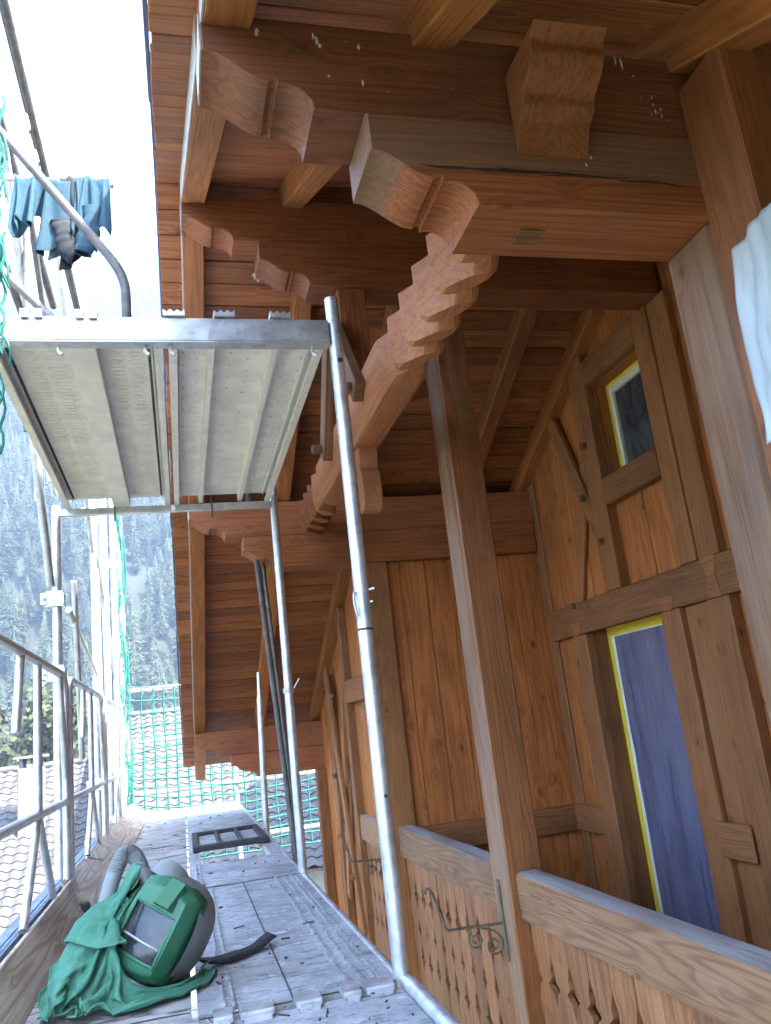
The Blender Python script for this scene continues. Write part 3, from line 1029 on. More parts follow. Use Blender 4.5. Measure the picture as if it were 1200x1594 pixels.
for i, (y, z1, lb) in enumerate(((2.556, 2.9, 'left front upright scaffold tube mostly out of view'), (4.66, 2.07, 'upright scaffold tube with clamps under left corner of raised platform'),
                                 (6.70, 5.2, 'sunlit upright scaffold tube at the far end of second guard rail'), (8.75, 5.4, 'farthest sunlit upright scaffold tube beside the bundled net'))):
    s = standard(XL, y, -4.5, z1, lb)
    for zc in ((1.546, 1.15) if i == 1 else (1.15, .5, 2.6) if i > 1 else (1.15,)):
        b = MB()
        b.box((XL-.05, XL+.035), (y-.045, y-.02), (zc-.04, zc+.04))
        b.box((XL-.075, XL-.045), (y-.06, y+.03), (zc-.03, zc+.03))
        b.box((XL+.02, XL+.04), (y-.05, y+.04), (zc-.028, zc+.028))
        b.tube([(XL-.06, y-.06, zc), (XL-.06, y-.095, zc)], .011, 8)
        b.obj('clamp', 'galv', s)

# guard rail frames on the open side
def guard_frame(y0, label):
    o = empty('guardrail_frame', (XL+.02, y0, .13), label, 'guardrail', 'guardrail frames along the open side')
    y1 = y0+1.97
    x = XL+.045
    r = .0195
    top = [(x, y0+.02, .14), (x, y0+.02, .95)]+arc((x, y0+.02, 1.0), (x, y0+.02, 1.125), (x, y0+.14, 1.125), 6)+[(x, (y0+y1)/2, 1.125)]+arc((x, y1-.14, 1.125), (x, y1-.02, 1.125), (x, y1-.02, 1.0), 6)+[(x, y1-.02, .14)]
    tube('top_tube', top, r, 'galv', o, 14)
    tube('mid_tube', [(x, y0+.03, .505), (x, y1-.03, .505)], .018, 'galv', o, 12)
    for yy in (y0+1.10, ):
        tube('upright', [(x, yy, 1.11), (x, yy, .51)], .0175, 'galv', o, 12)
    tube('diagonal', [(x, y1-.22, 1.11), (x, y1-.045, .62)], .016, 'galv', o, 10)
    tube('diagonal', [(x, y0+.72, 1.11), (x, y0+.62, .82)], .016, 'galv', o, 10)
    for dy in (-.22, .25):
        tube('diagonal', [(x, y0+1.10, .50), (x, y0+1.10+dy*1.5, .14)], .0165, 'galv', o, 10)
    return o
guard_frame(2.63, 'nearest tubular guardrail frame at the left edge of the picture')
guard_frame(4.70, 'second tubular guardrail frame just past the clamped upright')
guard_frame(6.77, 'third tubular guardrail frame, small and sunlit, before the bundled net')

# blue grey edge rail and toe boards
for a, b, lb in ((.5, 4.70, 'blue grey steel edge rail on top of the near toe board'), (4.72, 9.5, 'far blue grey steel edge rail beside the leaning toe board')):
    m = MB()
    m.box((-.655, -.615), (a, b), (.105, .14))
    m.box((-.655, -.645), (a, b), (.0, .104))
    m.box((-.60, -.592), (a, b), (.08, .133))
    m.box((-.614, -.60), (a, b), (.128, .136))
    tag(m.obj('edge_rail', 'bluerail'), lb, 'rail')
tb = beam('toe_board', (-.522, .4, .065), (-.528, 4.62, .062), .028, .165, 'toe', None, (-.55, 0, 1))
tag(tb, 'near dirty wooden toe board behind the green hood', 'toe board')
tb = beam('toe_board', (-.515, 4.45, .067), (-.49, 9.9, .066), .03, .225, 'toe', None, (-.95, 0, .75))
tag(tb, 'dirty toe board leaning against the far edge rail', 'toe board')
tb = box('board_block', (-.60, -.46), (4.38, 4.43), (.0, .05), 'dark', None, 'x', .008)
tag(tb, 'small black block under the near end of the leaning toe board', 'block')
m = MB()
m.tube([(-.53, 4.95, .19), (-.46, 5.1, .15)], .006)
m.tube([(-.52, 5.05, .165), (-.50, 4.98, .20)], .005)
tag(m.obj('wire_tie', 'galv', None, True), 'small bright wire tie on the leaning toe board', 'wire')

# lower deck -----------------------------------------------------------------------
def deck_plank(X, Y, label, mat='deck', z=0.0, seams=(), channels=(), th=.05, edge=True):
    o = empty('scaffold_deck', ((X[0]+X[1])/2, (Y[0]+Y[1])/2, z-th), label, 'scaffold deck', 'lower deck panels')
    # surface subdivided and slightly uneven
    nx_, ny_ = 12, max(8, int((Y[1]-Y[0])/.06))
    V, F = [], []
    for j in range(ny_+1):
        for i in range(nx_+1):
            x = X[0]+(X[1]-X[0])*i/nx_
            y = Y[0]+(Y[1]-Y[0])*j/ny_
            V.append((x, y, z+noise.noise(Vector((x*6, y*4, z+X[0])))*.0025-.002))
    nn = len(V)
    for j in range(ny_):
        for i in range(nx_):
            a = j*(nx_+1)+i
            F.append((a, a+1, a+nx_+2, a+nx_+1))
    b = MB()
    b.add(V, F)
    b.box((X[0], X[1]), (Y[0], Y[1]), (z-th, z-.0065))
    b.obj('panel', mat, o, False)
    for cx, w in channels:
        m = MB()
        m.box((cx-w/2, cx-w/2+.008), (Y[0]+.02, Y[1]-.02), (z-.002, z+.006))
        m.box((cx+w/2-.008, cx+w/2), (Y[0]+.02, Y[1]-.02), (z-.002, z+.006))
        m.obj('ridge', mat, o)
    for sx in seams:
        m = MB()
        m.box((sx-.0015, sx+.0015), (Y[0]+.01, Y[1]-.01), (z-.004, z+.0025))
        m.obj('seam', 'dark', o)
    return o
d0 = deck_plank((.035, .565), (.2, 2.50), 'near right deck panel at the bottom edge of the picture', z=-.008)
d00 = deck_plank((-.50, .02), (.2, 2.60), 'near left deck panel under the green hood', z=-.012)
d1 = deck_plank((.005, .565), (2.54, 4.585), 'long hatch deck panel with raised edge ridges under the black strap', seams=(.265,), channels=((.45, .05), (.515, .03), (.09, .035)))
for k, (cx, w) in enumerate(((.07, .05), (.16, .09), (.30, .07), (.42, .05), (.50, .08))):
    m = MB()
    m.box((cx-w/2, cx+w/2), (2.47, 2.55), (-.006, .012))
    m.box((cx-w/2+.008, cx+w/2-.008), (2.45, 2.475), (-.03, .006))
    m.obj('hook', 'galv', d1)
d2 = deck_plank((.005, .565), (4.60, 5.44), 'short deck panel in front of the open hatch', z=.004, channels=((.05, .03),))
for X_, Y_ in (((.005, .075), (5.441, 7.05)), ((.495, .565), (5.441, 7.05))):
    m = MB()
    m.box(X_, Y_, (-.045, .003))
    m.obj('side_rail', 'deck', d2)
d3 = deck_plank((.005, .565), (7.06, 10.3), 'far deck panel running to the sunlit end', z=.002)
dl1 = deck_plank((-.50, -.012), (2.62, 4.60), 'left deck panel behind the green hood', 'deckrough')
dl2 = deck_plank((-.50, -.012), (4.62, 6.68), 'second left deck panel beside the open hatch', 'deckrough', z=-.003)
dl3 = deck_plank((-.50, -.012), (6.70, 10.3), 'farthest left deck panel with peeling surface', 'deckrough', z=-.001)
# hatch lid
hl = empty('hatch_lid', (.28, 6.4, .01), 'black hatch frame with three panes lying on the far deck', 'hatch')
for nm, X_, Y_ in (('bar', (.03, .54), (5.98, 6.07)), ('bar', (.03, .54), (6.86, 6.93)), ('bar', (.03, .075), (6.07, 6.86)), ('bar', (.495, .54), (6.07, 6.86)), ('bar', (.20, .225), (6.07, 6.86)), ('bar', (.35, .375), (6.07, 6.86))):
    box(nm, X_, Y_, (.008, .045), 'dark', hl, 'x', .006)
for X_ in ((.076, .199), (.226, .349), (.376, .494)):
    box('pane', X_, (6.071, 6.859), (.012, .018), 'deck', hl, 'x', 0)
# floor below the hatch: next lower deck in sun
lo = deck_plank((-.5, .565), (2.5, 10.3), 'lower scaffold deck glimpsed through the open hatch', 'deckrough', z=-2.05)

rdb = random.Random(17)
m = MB()
for k in range(170):
    x, y = rdb.uniform(-.48, .55), 2.2+8*rdb.random()**1.6
    if .07 < x < .5 and 5.4 < y < 6.95:
        continue
    a, L_, w = rdb.random()*PI, rdb.choice((.003, .005, .008, .02))*rdb.uniform(.6, 1.3), rdb.uniform(.001, .003)
    ca, sa = math.cos(a), math.sin(a)
    z0, z1 = .004, .0045+rdb.uniform(.001, .006)
    V = [(x+ca*L_*p-sa*w*q, y+sa*L_*p+ca*w*q, z) for z in (z0, z1) for p, q in ((-1, -1), (1, -.5), (1, .6), (-1, 1))]
    m.add(V, [(0, 3, 2, 1), (4, 5, 6, 7), (0, 1, 5, 4), (1, 2, 6, 5), (2, 3, 7, 6), (3, 0, 4, 7)])
tag(m.obj('deck_debris', 'dirt'), 'scattered wood chips and grit on the scaffold deck', 'debris', None, 'stuff')
# horizontal ledgers along the deck edge
tag(tube('ledger_tube', [(.592, .2, -.005), (.592, 2.53, -.012)], .024, 'galv', None, 16), 'horizontal scaffold tube along near right deck edge', 'scaffold tube')
tag(tube('ledger_tube', [(.582, 2.585, -.02), (.582, 4.59, -.02)], .018, 'galv', None, 14), 'horizontal scaffold tube along hatch deck right edge', 'scaffold tube')
tag(tube('ledger_tube', [(.58, 4.65, -.02), (.58, 10.3, -.02)], .018, 'galv', None, 14), 'horizontal scaffold tube along far deck right edge', 'scaffold tube')

# raised platform --------------------------------------------------------------------
lg = empty('platform_ledger', (0, 2.556, 2.0), 'front galvanised cross beam carrying the raised platform', 'scaffold beam')
m = MB()
m.box((-.60, .557), (2.531, 2.581), (2.004, 2.092))
m.box((-.60, .557), (2.527, 2.531), (2.010, 2.017))
m.obj('bar', 'galv', lg)
for x in (-.33, -.06, .50, .02):
    mm = MB().tube(arc((x, 2.56, 2.003), (x-.008, 2.556, 1.975), (x+.012, 2.552, 1.968), 4), .006)
    mm.obj('drip_tab', 'galv', lg, True)
lg2 = empty('platform_ledger', (0, 4.62, 2.0), 'rear galvanised cross beam at the far end of the raised platform', 'scaffold beam')
m = MB()
m.box((-.60, .558), (4.597, 4.637), (2.0, 2.035))
m.obj('bar', 'galv', lg2)
for x in (-.31, .22):
    MB().tube([(x, 4.585, 2.07), (x+.002, 4.58, 2.0), (x, 4.59, 1.95)], .005).obj('hook_wire', 'rod', lg2, True)
def platform(X, label, ribs, slots):
    o = empty('platform_deck', ((X[0]+X[1])/2, 3.58, 2.03), label, 'scaffold deck', 'raised platform decks')
    Y = (2.585, 4.595)
    zt = 2.085
    m = MB()
    m.box(X, Y, (zt, zt+.004))
    m.obj('top_sheet', 'galvd', o)
    for s, x in ((1, X[0]), (-1, X[1])):
        m = MB()
        a, b = sorted((x, x+s*.003))
        m.box((a, b), Y, (2.035, zt-.001))
        a, b = sorted((x, x+s*.028))
        m.box((a, b), Y, (2.031, 2.0345))
        a, b = sorted((x+s*.025, x+s*.028))
        m.box((a, b), Y, (2.035, 2.047))
        a, b = sorted((x+s*.034, x+s*.040))
        m.box((a, b), Y, (zt-.010, zt-.001))
        m.obj('side_lip', 'galvd', o)
    for (ra, rb, dp) in ribs:
        m = MB()
        m.box((ra, rb), Y, (zt-dp, zt-dp+.003))
        m.box((ra, ra+.003), Y, (zt-dp+.0035, zt-.001))
        m.box((rb-.003, rb), Y, (zt-dp+.0035, zt-.001))
        m.obj('rib', 'galvd', o)
    m = MB()
    if slots == 'slits':
        for (xa, xb) in ((X[0]+.06, ribs[0][0]-.02), (ribs[0][1]+.02, X[1]-.06)):
            y = Y[0]+.06
            k = 0
            while y < Y[1]-.05:
                nseg = 2
                w = (xb-xa)/nseg
                for q in range(nseg):
                    x0 = xa+w*q+random.uniform(.004, .007)+(.012 if k % 2 else 0)
                    x1 = xa+w*(q+1)-random.uniform(.004, .007)-(0 if k % 2 else .012)
                    V = [(x0, y, zt-.001), (x1, y, zt-.001), (x1-.006, y+.006, zt-.007), (x0+.006, y+.006, zt-.007), (x0, y+.012, zt-.001), (x1, y+.012, zt-.001)]
                    m.add(V, [(0, 1, 2, 3), (3, 2, 5, 4), (0, 3, 4), (1, 5, 2)])
                y += .032
                k += 1
        m.obj('grip_slits', 'galvd', o)['kind'] = 'stuff'
        m = MB()
        for xs_ in (X[0]+.045, X[1]-.045):
            y = Y[0]+.05
            while y < Y[1]-.05:
                m.box((xs_-.006, xs_+.006), (y, y+.008), (zt-.004, zt-.001))
                y += .018
        m.obj('edge_knurl', 'dark', o)['kind'] = 'stuff'
    else:
        cols = [X[0]+.05, X[0]+.10, .235, .30, .44, .50]
        for q, xs_ in enumerate(cols):
            y = Y[0]+.08+(q % 2)*.05
            while y < Y[1]-.05:
                m.tube([(xs_, y, zt-.003), (xs_, y, zt)], .0032, 6)
                y += .105
        m.obj('grip_dimples', 'galv', o)['kind'] = 'stuff'
    for hx in ((-.44, -.375), (-.275, -.21)) if slots == 'slits' else ((-.0, .07), (.165, .235), (.355, .425)):
        h = MB()
        if slots == 'slits':
            for a in (hx[0], hx[1]-.024):
                h.box((a, a+.026), (2.522, 2.60), (2.096, 2.114))
                h.box((a, a+.026), (2.516, 2.5255), (2.082, 2.110))
            h.box((hx[0], hx[1]), (2.575, 2.60), (2.092, 2.096))
        else:
            n = 12
            V, F = [], []
            for i in range(n+1):
                x = hx[0]+(hx[1]-hx[0])*i/n
                zz = 2.112+.005*math.cos(i/n*6*PI)
                V += [(x, 2.516, 2.095), (x, 2.516, zz), (x, 2.60, zz), (x, 2.60, 2.095)]
            for i in range(n):
                for k in range(4):
                    a, b = i*4+k, i*4+(k+1) % 4
                    F.append((a, b, b+4, a+4))
            F += [(0, 1, 2, 3), (n*4+3, n*4+2, n*4+1, n*4)]
            h.add(V, F)
        h.obj('hook', 'galv', o)
    return o
platform((-.565, -.008), 'left steel platform panel with rows of grip slits seen from below', ((-.315, -.225, .05),), 'slits')
platform((.014, .553), 'right steel platform panel with two ribs seen from below', ((.150, .170, .045), (.370, .392, .045)), 'dots')

# upper guard: bent tube, straight tube, far uprights and braces
tag(tube('bent_guard_tube', [(-.56, 2.62, 2.90), (-.476, 2.61, 2.787), (-.291, 2.6, 2.528), (-.18, 2.6, 2.375)]+arc((-.175, 2.6, 2.368), (-.119, 2.6, 2.29), (-.119, 2.6, 2.22), 6)+[(-.119, 2.6, 2.10)], .016, 'rod', None, 14),
    'dark bent tube rising from the raised platform in front of jacket', 'guard tube')
tag(tube('guard_tube', [(-.60, 2.63, 2.44), (-.50, 2.62, 2.29), (-.345, 2.6, 2.11)], .015, 'rod', None, 12), 'straight dark tube slanting down to the platform left corner', 'guard tube')
def utube(p0, p1, r, label, mat='galv'):
    return tag(tube('brace_tube', [p0, p1], r, mat, None, 12), label, 'scaffold tube', 'braces of the upper scaffold')
# pixel directions checked against the photo, real depths along the outer scaffold face
utube((-.64, 3.1, 3.45), (-.62, 4.6, 2.12), .022, 'bright slanting tube from upper left to left platform corner')
utube((-.70, 3.9, 4.9), (-.60, 4.3, 2.1), .020, 'grey tube crossing behind the blue jacket from above')
utube((-.66, 4.3, 5.6), (-.66, 4.3, 2.0), .022, 'pale upright tube at upper left behind the net ropes')
utube((-.62, 4.7, 3.9), (-.62, 6.6, 2.25), .020, 'sunlit brace tube beyond the raised platform')
utube((-.68, 5.5, 6.8), (-.63, 6.6, 3.0), .018, 'long faint tube leaning high above the platform')
utube((-.65, 4.05, 2.30), (-.65, 4.62, 1.62), .021, 'short slanting tube behind left platform edge')
utube((-.60, 5.2, 1.75), (-.63, 5.75, .7), .018, 'slanting brace tube in front of second guardrail')
utube((-.62, 5.1, 1.56), (-.62, 6.65, 1.30), .018, 'thin sloping tube from clamp to far upright')
utube((-.64, 6.8, 4.6), (-.64, 7.3, .2), .024, 'tall sunlit tube standing beside the third guardrail')
utube((-.58, 7.2, 4.4), (-.60, 7.6, .2), .022, 'second tall sunlit tube standing near the bundled net')
utube((-.66, 7.6, 4.6), (-.66, 8.3, .2), .022, 'leaning sunlit tube between the far uprights')
utube((-.62, 6.72, 2.4), (-.62, 8.7, 1.4), .018, 'far sunlit brace sloping toward the bundled net')
UP = [((-.625, 2.6, 4.02), (-.625, 8.7, 4.02), .020, 'highest dark rail running along the upper scaffold at top left'),
      ((-.66, 2.6, 4.12), (-.66, 8.7, 4.10), .014, 'thin rail just above the highest rail at top left'),
      ((-.625, 2.6, 3.33), (-.625, 4.64, 3.30), .021, 'upper guard rail passing above the blue jacket'),
      ((-.60, 3.6, 3.32), (-.60, 3.62, 2.12), .017, 'short dark upright beside the blue jacket'),
      ((-.60, 3.7, 3.28), (-.61, 4.64, 2.62), .015, 'slanting dark tube behind the blue jacket'),
      ((-.625, 2.6, 2.72), (-.625, 4.64, 2.70), .018, 'lower guard rail of the upper platform behind the net ropes')]
for p0, p1, r, lb in UP:
    utube(p0, p1, r, lb, 'rod')
# leaning rods
for k, (a, b, r, lb) in enumerate((((.478, 5.15, 2.30), (.655, 5.35, -.3), .017, 'thick dark rod leaning beside the second upright tube'),
                              ((.515, 5.25, 2.30), (.645, 5.45, -.3), .009, 'thin middle rod of the three leaning dark rods'),
                              ((.545, 5.35, 2.30), (.70, 5.55, -.3), .012, 'right hand rod of the three leaning dark rods'))):
    tag(tube('leaning_rod', [a, b], r, 'rod', None, 12), lb, 'rod', 'leaning dark rods')
# end guard of scaffold and nets --------------------------------------------------------
YE = 10.7
for z, xa, xb, lb in ((1.42, -.62, 1.75, 'topmost white guard tube behind the far green net'), (.80, -.62, 1.75, 'second white guard tube behind the far green net'),
                      (.19, -.66, 1.75, 'white guard tube level with the far deck end'), (-.45, .4, 1.9, 'lowest white guard tube at the foot of the green net')):
    tag(tube('end_guard_tube', [(xa, YE+.05, z), (xb, YE+.05, z)], .028, 'strap', None, 12), lb, 'guard tube', 'white guard tubes of the far end')
tag(tube('end_guard_post', [(.62, YE+.1, -3), (.62, YE+.1, 1.5)], .026, 'strap', None, 12), 'pale upright post behind the far green net', 'guard post')
def netmesh(X, Z, y, cell, r, sag):
    m = MB()
    nxn = int((X[1]-X[0])/cell)
    nzn = int((Z[1]-Z[0])/cell)
    def P(u, v):
        x = X[0]+(X[1]-X[0])*u
        z = Z[0]+(Z[1]-Z[0])*v
        pull = math.exp(-u*6)
        z += -sag*math.sin(v*PI)*math.sin(u*PI*1.0)+.02*noise.noise(Vector((x*2, z*2, 0)))+pull*.10*math.sin(v*PI*2.2)
        x += .025*noise.noise(Vector((x*2.3, z*2.3, 5)))
        return Vector((x, y-.05+.06*noise.noise(Vector((x*1.3, z*1.3, 9))), z))
    for i in range(nxn+1):
        m.tube([P(i/nxn, j/(nzn*2)) for j in range(nzn*2+1)], r, 4)
    for j in range(nzn+1):
        m.tube([P(i/(nxn*2), j/nzn) for i in range(nxn*2+1)], r, 4)
    return m
tag(netmesh((-.60, 1.75), (-.62, 1.40), YE, .125, .0095, .07).obj('safety_net', 'net'), 'green safety net stretched across the far end of the scaffold', 'safety net')
# bundled net hanging along the far corner
bn = empty('bundled_net', (-.60, 9.75, .2), 'bundled green and white net hanging vertically at far left corner', 'safety net')
m = MB()
for k in range(7):
    ph = random.uniform(0, 6)
    a0 = random.uniform(-.05, .05)
    m.tube([(-.60+a0*.6+.03*math.sin(ph+z*5+k), 9.75+a0+.03*math.cos(ph*2+z*4), z) for z in (i*.08+.15 for i in range(42))], .007, 5)
for k in range(60):
    z = random.uniform(.2, 2.2)
    m.tube([(-.60+random.uniform(-.08, .08), 9.75+random.uniform(-.06, .06), z), (-.60+random.uniform(-.08, .08), 9.75+random.uniform(-.06, .06), z+random.uniform(-.12, .12))], .005, 4)
m.obj('cords', 'net', bn)
V, F = [], []
for i in range(60):
    z = .2+3.2*i/59
    for k in range(10):
        a = 2*PI*k/10
        r = .045+.015*noise.noise(Vector((math.cos(a)*2, math.sin(a)*2, z*3)))
        r *= 1+.35*max(0, 1.4-z)/1.4
        V.append((-.635+math.cos(a)*r+.01*math.sin(z*4), 9.80+math.sin(a)*r, z))
for i in range(59):
    for k in range(10):
        a, b = i*10+k, i*10+(k+1) % 10
        F.append((a, b, b+10, a+10))
link('strap_bundle', mesh('strap_bundle', V, F, True), bn, None, 'strap')
# net ropes at the left picture edge
m = MB()
for k in range(5):
    ph = k*1.7
    m.tube([(-.505+.016*math.sin(ph+z*9)+.012*math.sin(z*31+k), 2.50+.02*math.cos(ph*1.3+z*7), z) for z in (1.62+i*.03 for i in range(43 if k < 3 else 26))], .0045, 5)
for k in range(26):
    z = random.uniform(1.95, 2.9)
    x = -.505+random.uniform(-.03, .02)
    m.tube(arc((x, 2.5, z), (x+random.uniform(-.02, .05), 2.47, z-.05), (x+random.uniform(-.03, .03), 2.5, z-.11), 5), .004, 5)
tag(m.obj('net_ropes', 'net', None, True), 'green net ropes hanging at the left corner of the raised platform', 'net')

# jacket --------------------------------------------------------------------------------
jk = empty('work_jacket', (-.34, 2.8, 2.42), 'blue work jacket with dark panels hung on the scaffold tubes', 'jacket')
def patch(name, cp, mat, parent, fold=.012, fs=14, seed=0, th=.006):
    V, F = bez(cp, 30, 30, fold, fs, seed)
    o = link(name, mesh(name, V, F, True), parent, None, mat)
    md = o.modifiers.new('thickness', 'SOLIDIFY')
    md.thickness = th
    return o
RA, RB = Vector((-.56, 2.86, 2.845)), Vector((-.16, 2.78, 2.775))
tag(tube('jacket_rail', [RA, RB], .012, 'galv', None, 12), 'short rail of the upper scaffold that carries the blue jacket', 'scaffold tube')
def slung(name, t0, t1, front, back, mat, seed, amp=.020, waves=1.7, lift=.016, frames=30):
    """cloth slung over the rail between rail parameters t0..t1, gathered into folds"""
    V, F = [], []
    nu, nf, nb = 26, int(front/.013), int(back/.013)
    side = Vector((RB.y-RA.y, -(RB.x-RA.x), 0)).normalized()
    if side.y > 0:
        side = -side
    for i in range(nu+1):
        u = i/nu
        p = RA.lerp(RB, t0+(t1-t0)*u)
        wv = amp*math.sin((u+.12*math.sin(u*5+seed))*waves*2*PI+seed)+.7*amp*noise.noise(Vector((u*6, seed, 0)))
        st_ = .013*(.95+.45*noise.noise(Vector((u*3.1, seed*3, 5))))
        for k in range(-nb, nf+1):
            q = p+side*(k*st_)+Vector((.35*k*st_*math.sin(seed*2+u*4), 0, 0))+Vector((0, 0, lift+wv*(1+.05*abs(k) if abs(k) > 2 else .5)-abs(k)*.013*.8))
            V.append(q)
    m = nf+nb+1
    for i in range(nu):
        for k in range(m-1):
            a = i*m+k
            F.append((a, a+1, a+m+1, a+m))
    pins = [i*m+nb+d for i in range(nu+1) for d in (-1, 0, 1)]
    Vs = settle_cloth(V, F, pins, [], frames, 10, .3, False)
    return cloth_obj(name, Vs, F, mat, jk, .003)
slung('back_panel', .10, .40, .20, .16, 'jacket', 1.0)
slung('front_panel', .42, .86, .25, .20, 'jacket', 2.6)
slung('dark_panel', .52, .74, .30, .03, 'jacketd', 4.2, .014, 1.2, .026)
slung('front_flap', .70, .97, .21, .14, 'jacket', 5.1, .015, 1.3, .034)
def sleeve(name, pts, r, mat, seed):
    """limp sleeve: flattened tube with ring creases"""
    pts = cr([Vector(p) for p in pts], 9)
    n = len(pts)
    V, F = [], []
    for i, p in enumerate(pts):
        d = (Vector(pts[min(i+1, n-1)])-Vector(pts[max(i-1, 0)])).normalized()
        u = Vector((0, 1, 0))
        w = d.cross(u).normalized()
        rr = r*(.85+.3*i/n)*(1+.06*math.sin(i*1.3+seed)+.14*noise.noise(Vector((i*.6, seed, 0))))
        for k in range(20):
            a = 2*PI*k/20
            cz = 1+.22*math.sin(2*a+i*.35+seed)
            V.append(Vector(p)+w*math.cos(a)*rr*1.25*cz+u*math.sin(a)*rr*.6*cz)
    for i in range(n-1):
        for k in range(20):
            a, b = i*20+k, i*20+(k+1) % 20
            F.append((a, b, b+20, a+20))
    return cloth_obj(name, V, F, mat, jk, .004)
sleeve('sleeve', [(-.345, 2.785, 2.62), (-.335, 2.77, 2.56), (-.318, 2.765, 2.50), (-.285, 2.76, 2.46)], .027, 'jacketd', 1)
sleeve('sleeve', [(-.235, 2.75, 2.66), (-.238, 2.745, 2.59), (-.25, 2.74, 2.52), (-.268, 2.74, 2.455)], .024, 'jacket', 2)
# pale plastic sheet on the near post ------------------------------------------------------
V, F = [], []
n1, n2 = 20, 50
for j in range(n2+1):
    for i in range(n1+1):
        u, v = i/n1, j/n2
        z = 1.607-v*.43+(.022*(.5+.5*math.tanh((u-.38)*28)) if v < .12 else 0)*(1-v/.12)
        y = 1.312-u*.16-.004*math.sin(v*9)+.030*v
        left = .004*noise.noise(Vector((v*6, 2, 0)))+.006*math.sin(v*5)
        y += left*(1-u)
        x = 1.192-.004-abs(noise.noise(Vector((u*5, v*1.8, 3))))*.012-abs(math.sin(u*11+v*1.6+noise.noise(Vector((u*2, v*3, 1)))*2))*.006
        V.append((x, y, z))
for j in range(n2):
    for i in range(n1):
        a = j*(n1+1)+i
        F.append((a, a+1, a+n1+2, a+n1+1))
ps = link('plastic_sheet', mesh('plastic_sheet', V, F, True), None, None, 'palefilm')
tag(ps, 'crumpled pale blue plastic sheet stuck on the near right post', 'plastic sheet')
md = ps.modifiers.new('thickness', 'SOLIDIFY')
md.thickness = .0015

# wrought iron brackets ----------------------------------------------------------------------
def iron(y, dx, dz, label):
    o = empty('flower_box_bracket', (1.2+dx, y, -.24+dz), label, 'bracket', 'wrought iron flower box brackets')
    q = lambda x, z, dy=0: (x+dx, y+dy, z+dz)
    m = MB().box((1.192+dx, 1.1985+dx), (y-.014, y+.014), (-.24+dz, .055+dz))
    m.obj('wall_plate', 'iron', o)
    tube('arm', [q(1.195, -.105), q(1.08, -.10), q(.966, -.096)]+[q(.955, -.085), q(.950, -.06), q(.943, -.03), q(.936, -.02), q(.930, .01), q(.92, .04)]+arc(q(.915, .052), q(.903, .075), q(.888, .058), 5)+[q(.893, .046)], .0058, 'iron', o, 8)
    def scroll(cx, cz, r0, turns, a0, sgn):
        return [q(cx+math.cos(a0+sgn*t*turns*2*PI)*r0*(1-.72*t), cz+math.sin(a0+sgn*t*turns*2*PI)*r0*(1-.72*t)) for t in (i/28 for i in range(29))]
    tube('scroll', [q(1.06, -.108), q(1.045, -.125)]+scroll(1.075, -.148, .033, 1.4, 2.4, 1), .0042, 'iron', o, 7)
    tube('scroll', arc(q(1.10, -.11), q(1.17, -.12), q(1.185, -.17), 6)+scroll(1.148, -.178, .036, 1.4, .2, -1), .0042, 'iron', o, 7)
    return o
iron(3.345, 0, 0, 'wrought iron scroll bracket on the balcony post beside the pierced railing')
iron(5.19, -.01, .015, 'farther wrought iron scroll bracket partly hidden by the near tube')

# respirator hood -------------------------------------------------------------------------------
hd = empty('respirator_hood', (-.13, 2.9, 0), 'green air fed welding hood with grey shell and hose lying on deck', 'hood')
Hm = Matrix.Translation((-.080, 2.945, .158)) @ Matrix.Rotation(math.radians(-22), 4, 'Z') @ Matrix.Rotation(math.radians(-14), 4, 'X') @ Matrix.Rotation(math.radians(29), 4, 'Y') @ Matrix.Scale(1.10, 4)
def sup(th, ph, r, n=.8):
    def p(v, e):
        return math.copysign(abs(v)**e, v)
    return Vector((r[0]*p(math.cos(ph), n)*p(math.cos(th), n), r[1]*p(math.cos(ph), n)*p(math.sin(th), n), r[2]*p(math.sin(ph), n)))
def ell(r, n, keep, nu=40, nv=26, fn=None):
    V, F = [], []
    for j in range(nv+1):
        for i in range(nu):
            v = sup(2*PI*i/nu, -PI/2+PI*j/nv, r, n)
            V.append(fn(v) if fn else v)
    for j in range(nv):
        for i in range(nu):
            f = (j*nu+i, j*nu+(i+1) % nu, (j+1)*nu+(i+1) % nu, (j+1)*nu+i)
            c = sum((Vector(V[k]) for k in f), Vector())/4
            if keep(c):
                F.append(f)
    return V, F
V, F = ell((.122, .150, .146), .85, lambda c: c.y > -.075)
link('shell', mesh('shell', V, F, True), hd, Hm, 'greyp')
V, F = [], []
N = 44
def face_pt(u, v):
    x = .092*u*math.sqrt(1-.22*v*v)
    z = .132*v*math.sqrt(1-.30*u*u)
    e_ = max(abs(u), abs(v))
    return (x, -.142+1.6*x*x+1.2*z*z+.03*max(0, e_-.82)/.18, z)
for j in range(N+1):
    for i in range(N+1):
        V.append(face_pt(i/N*2-1, j/N*2-1))
for j in range(N):
    for i in range(N):
        c = V[j*(N+1)+i]
        if abs(c[0]+.002) < .064 and -.078 < c[2] < .050:
            continue
        a = j*(N+1)+i
        F.append((a, a+1, a+N+2, a+N+1))
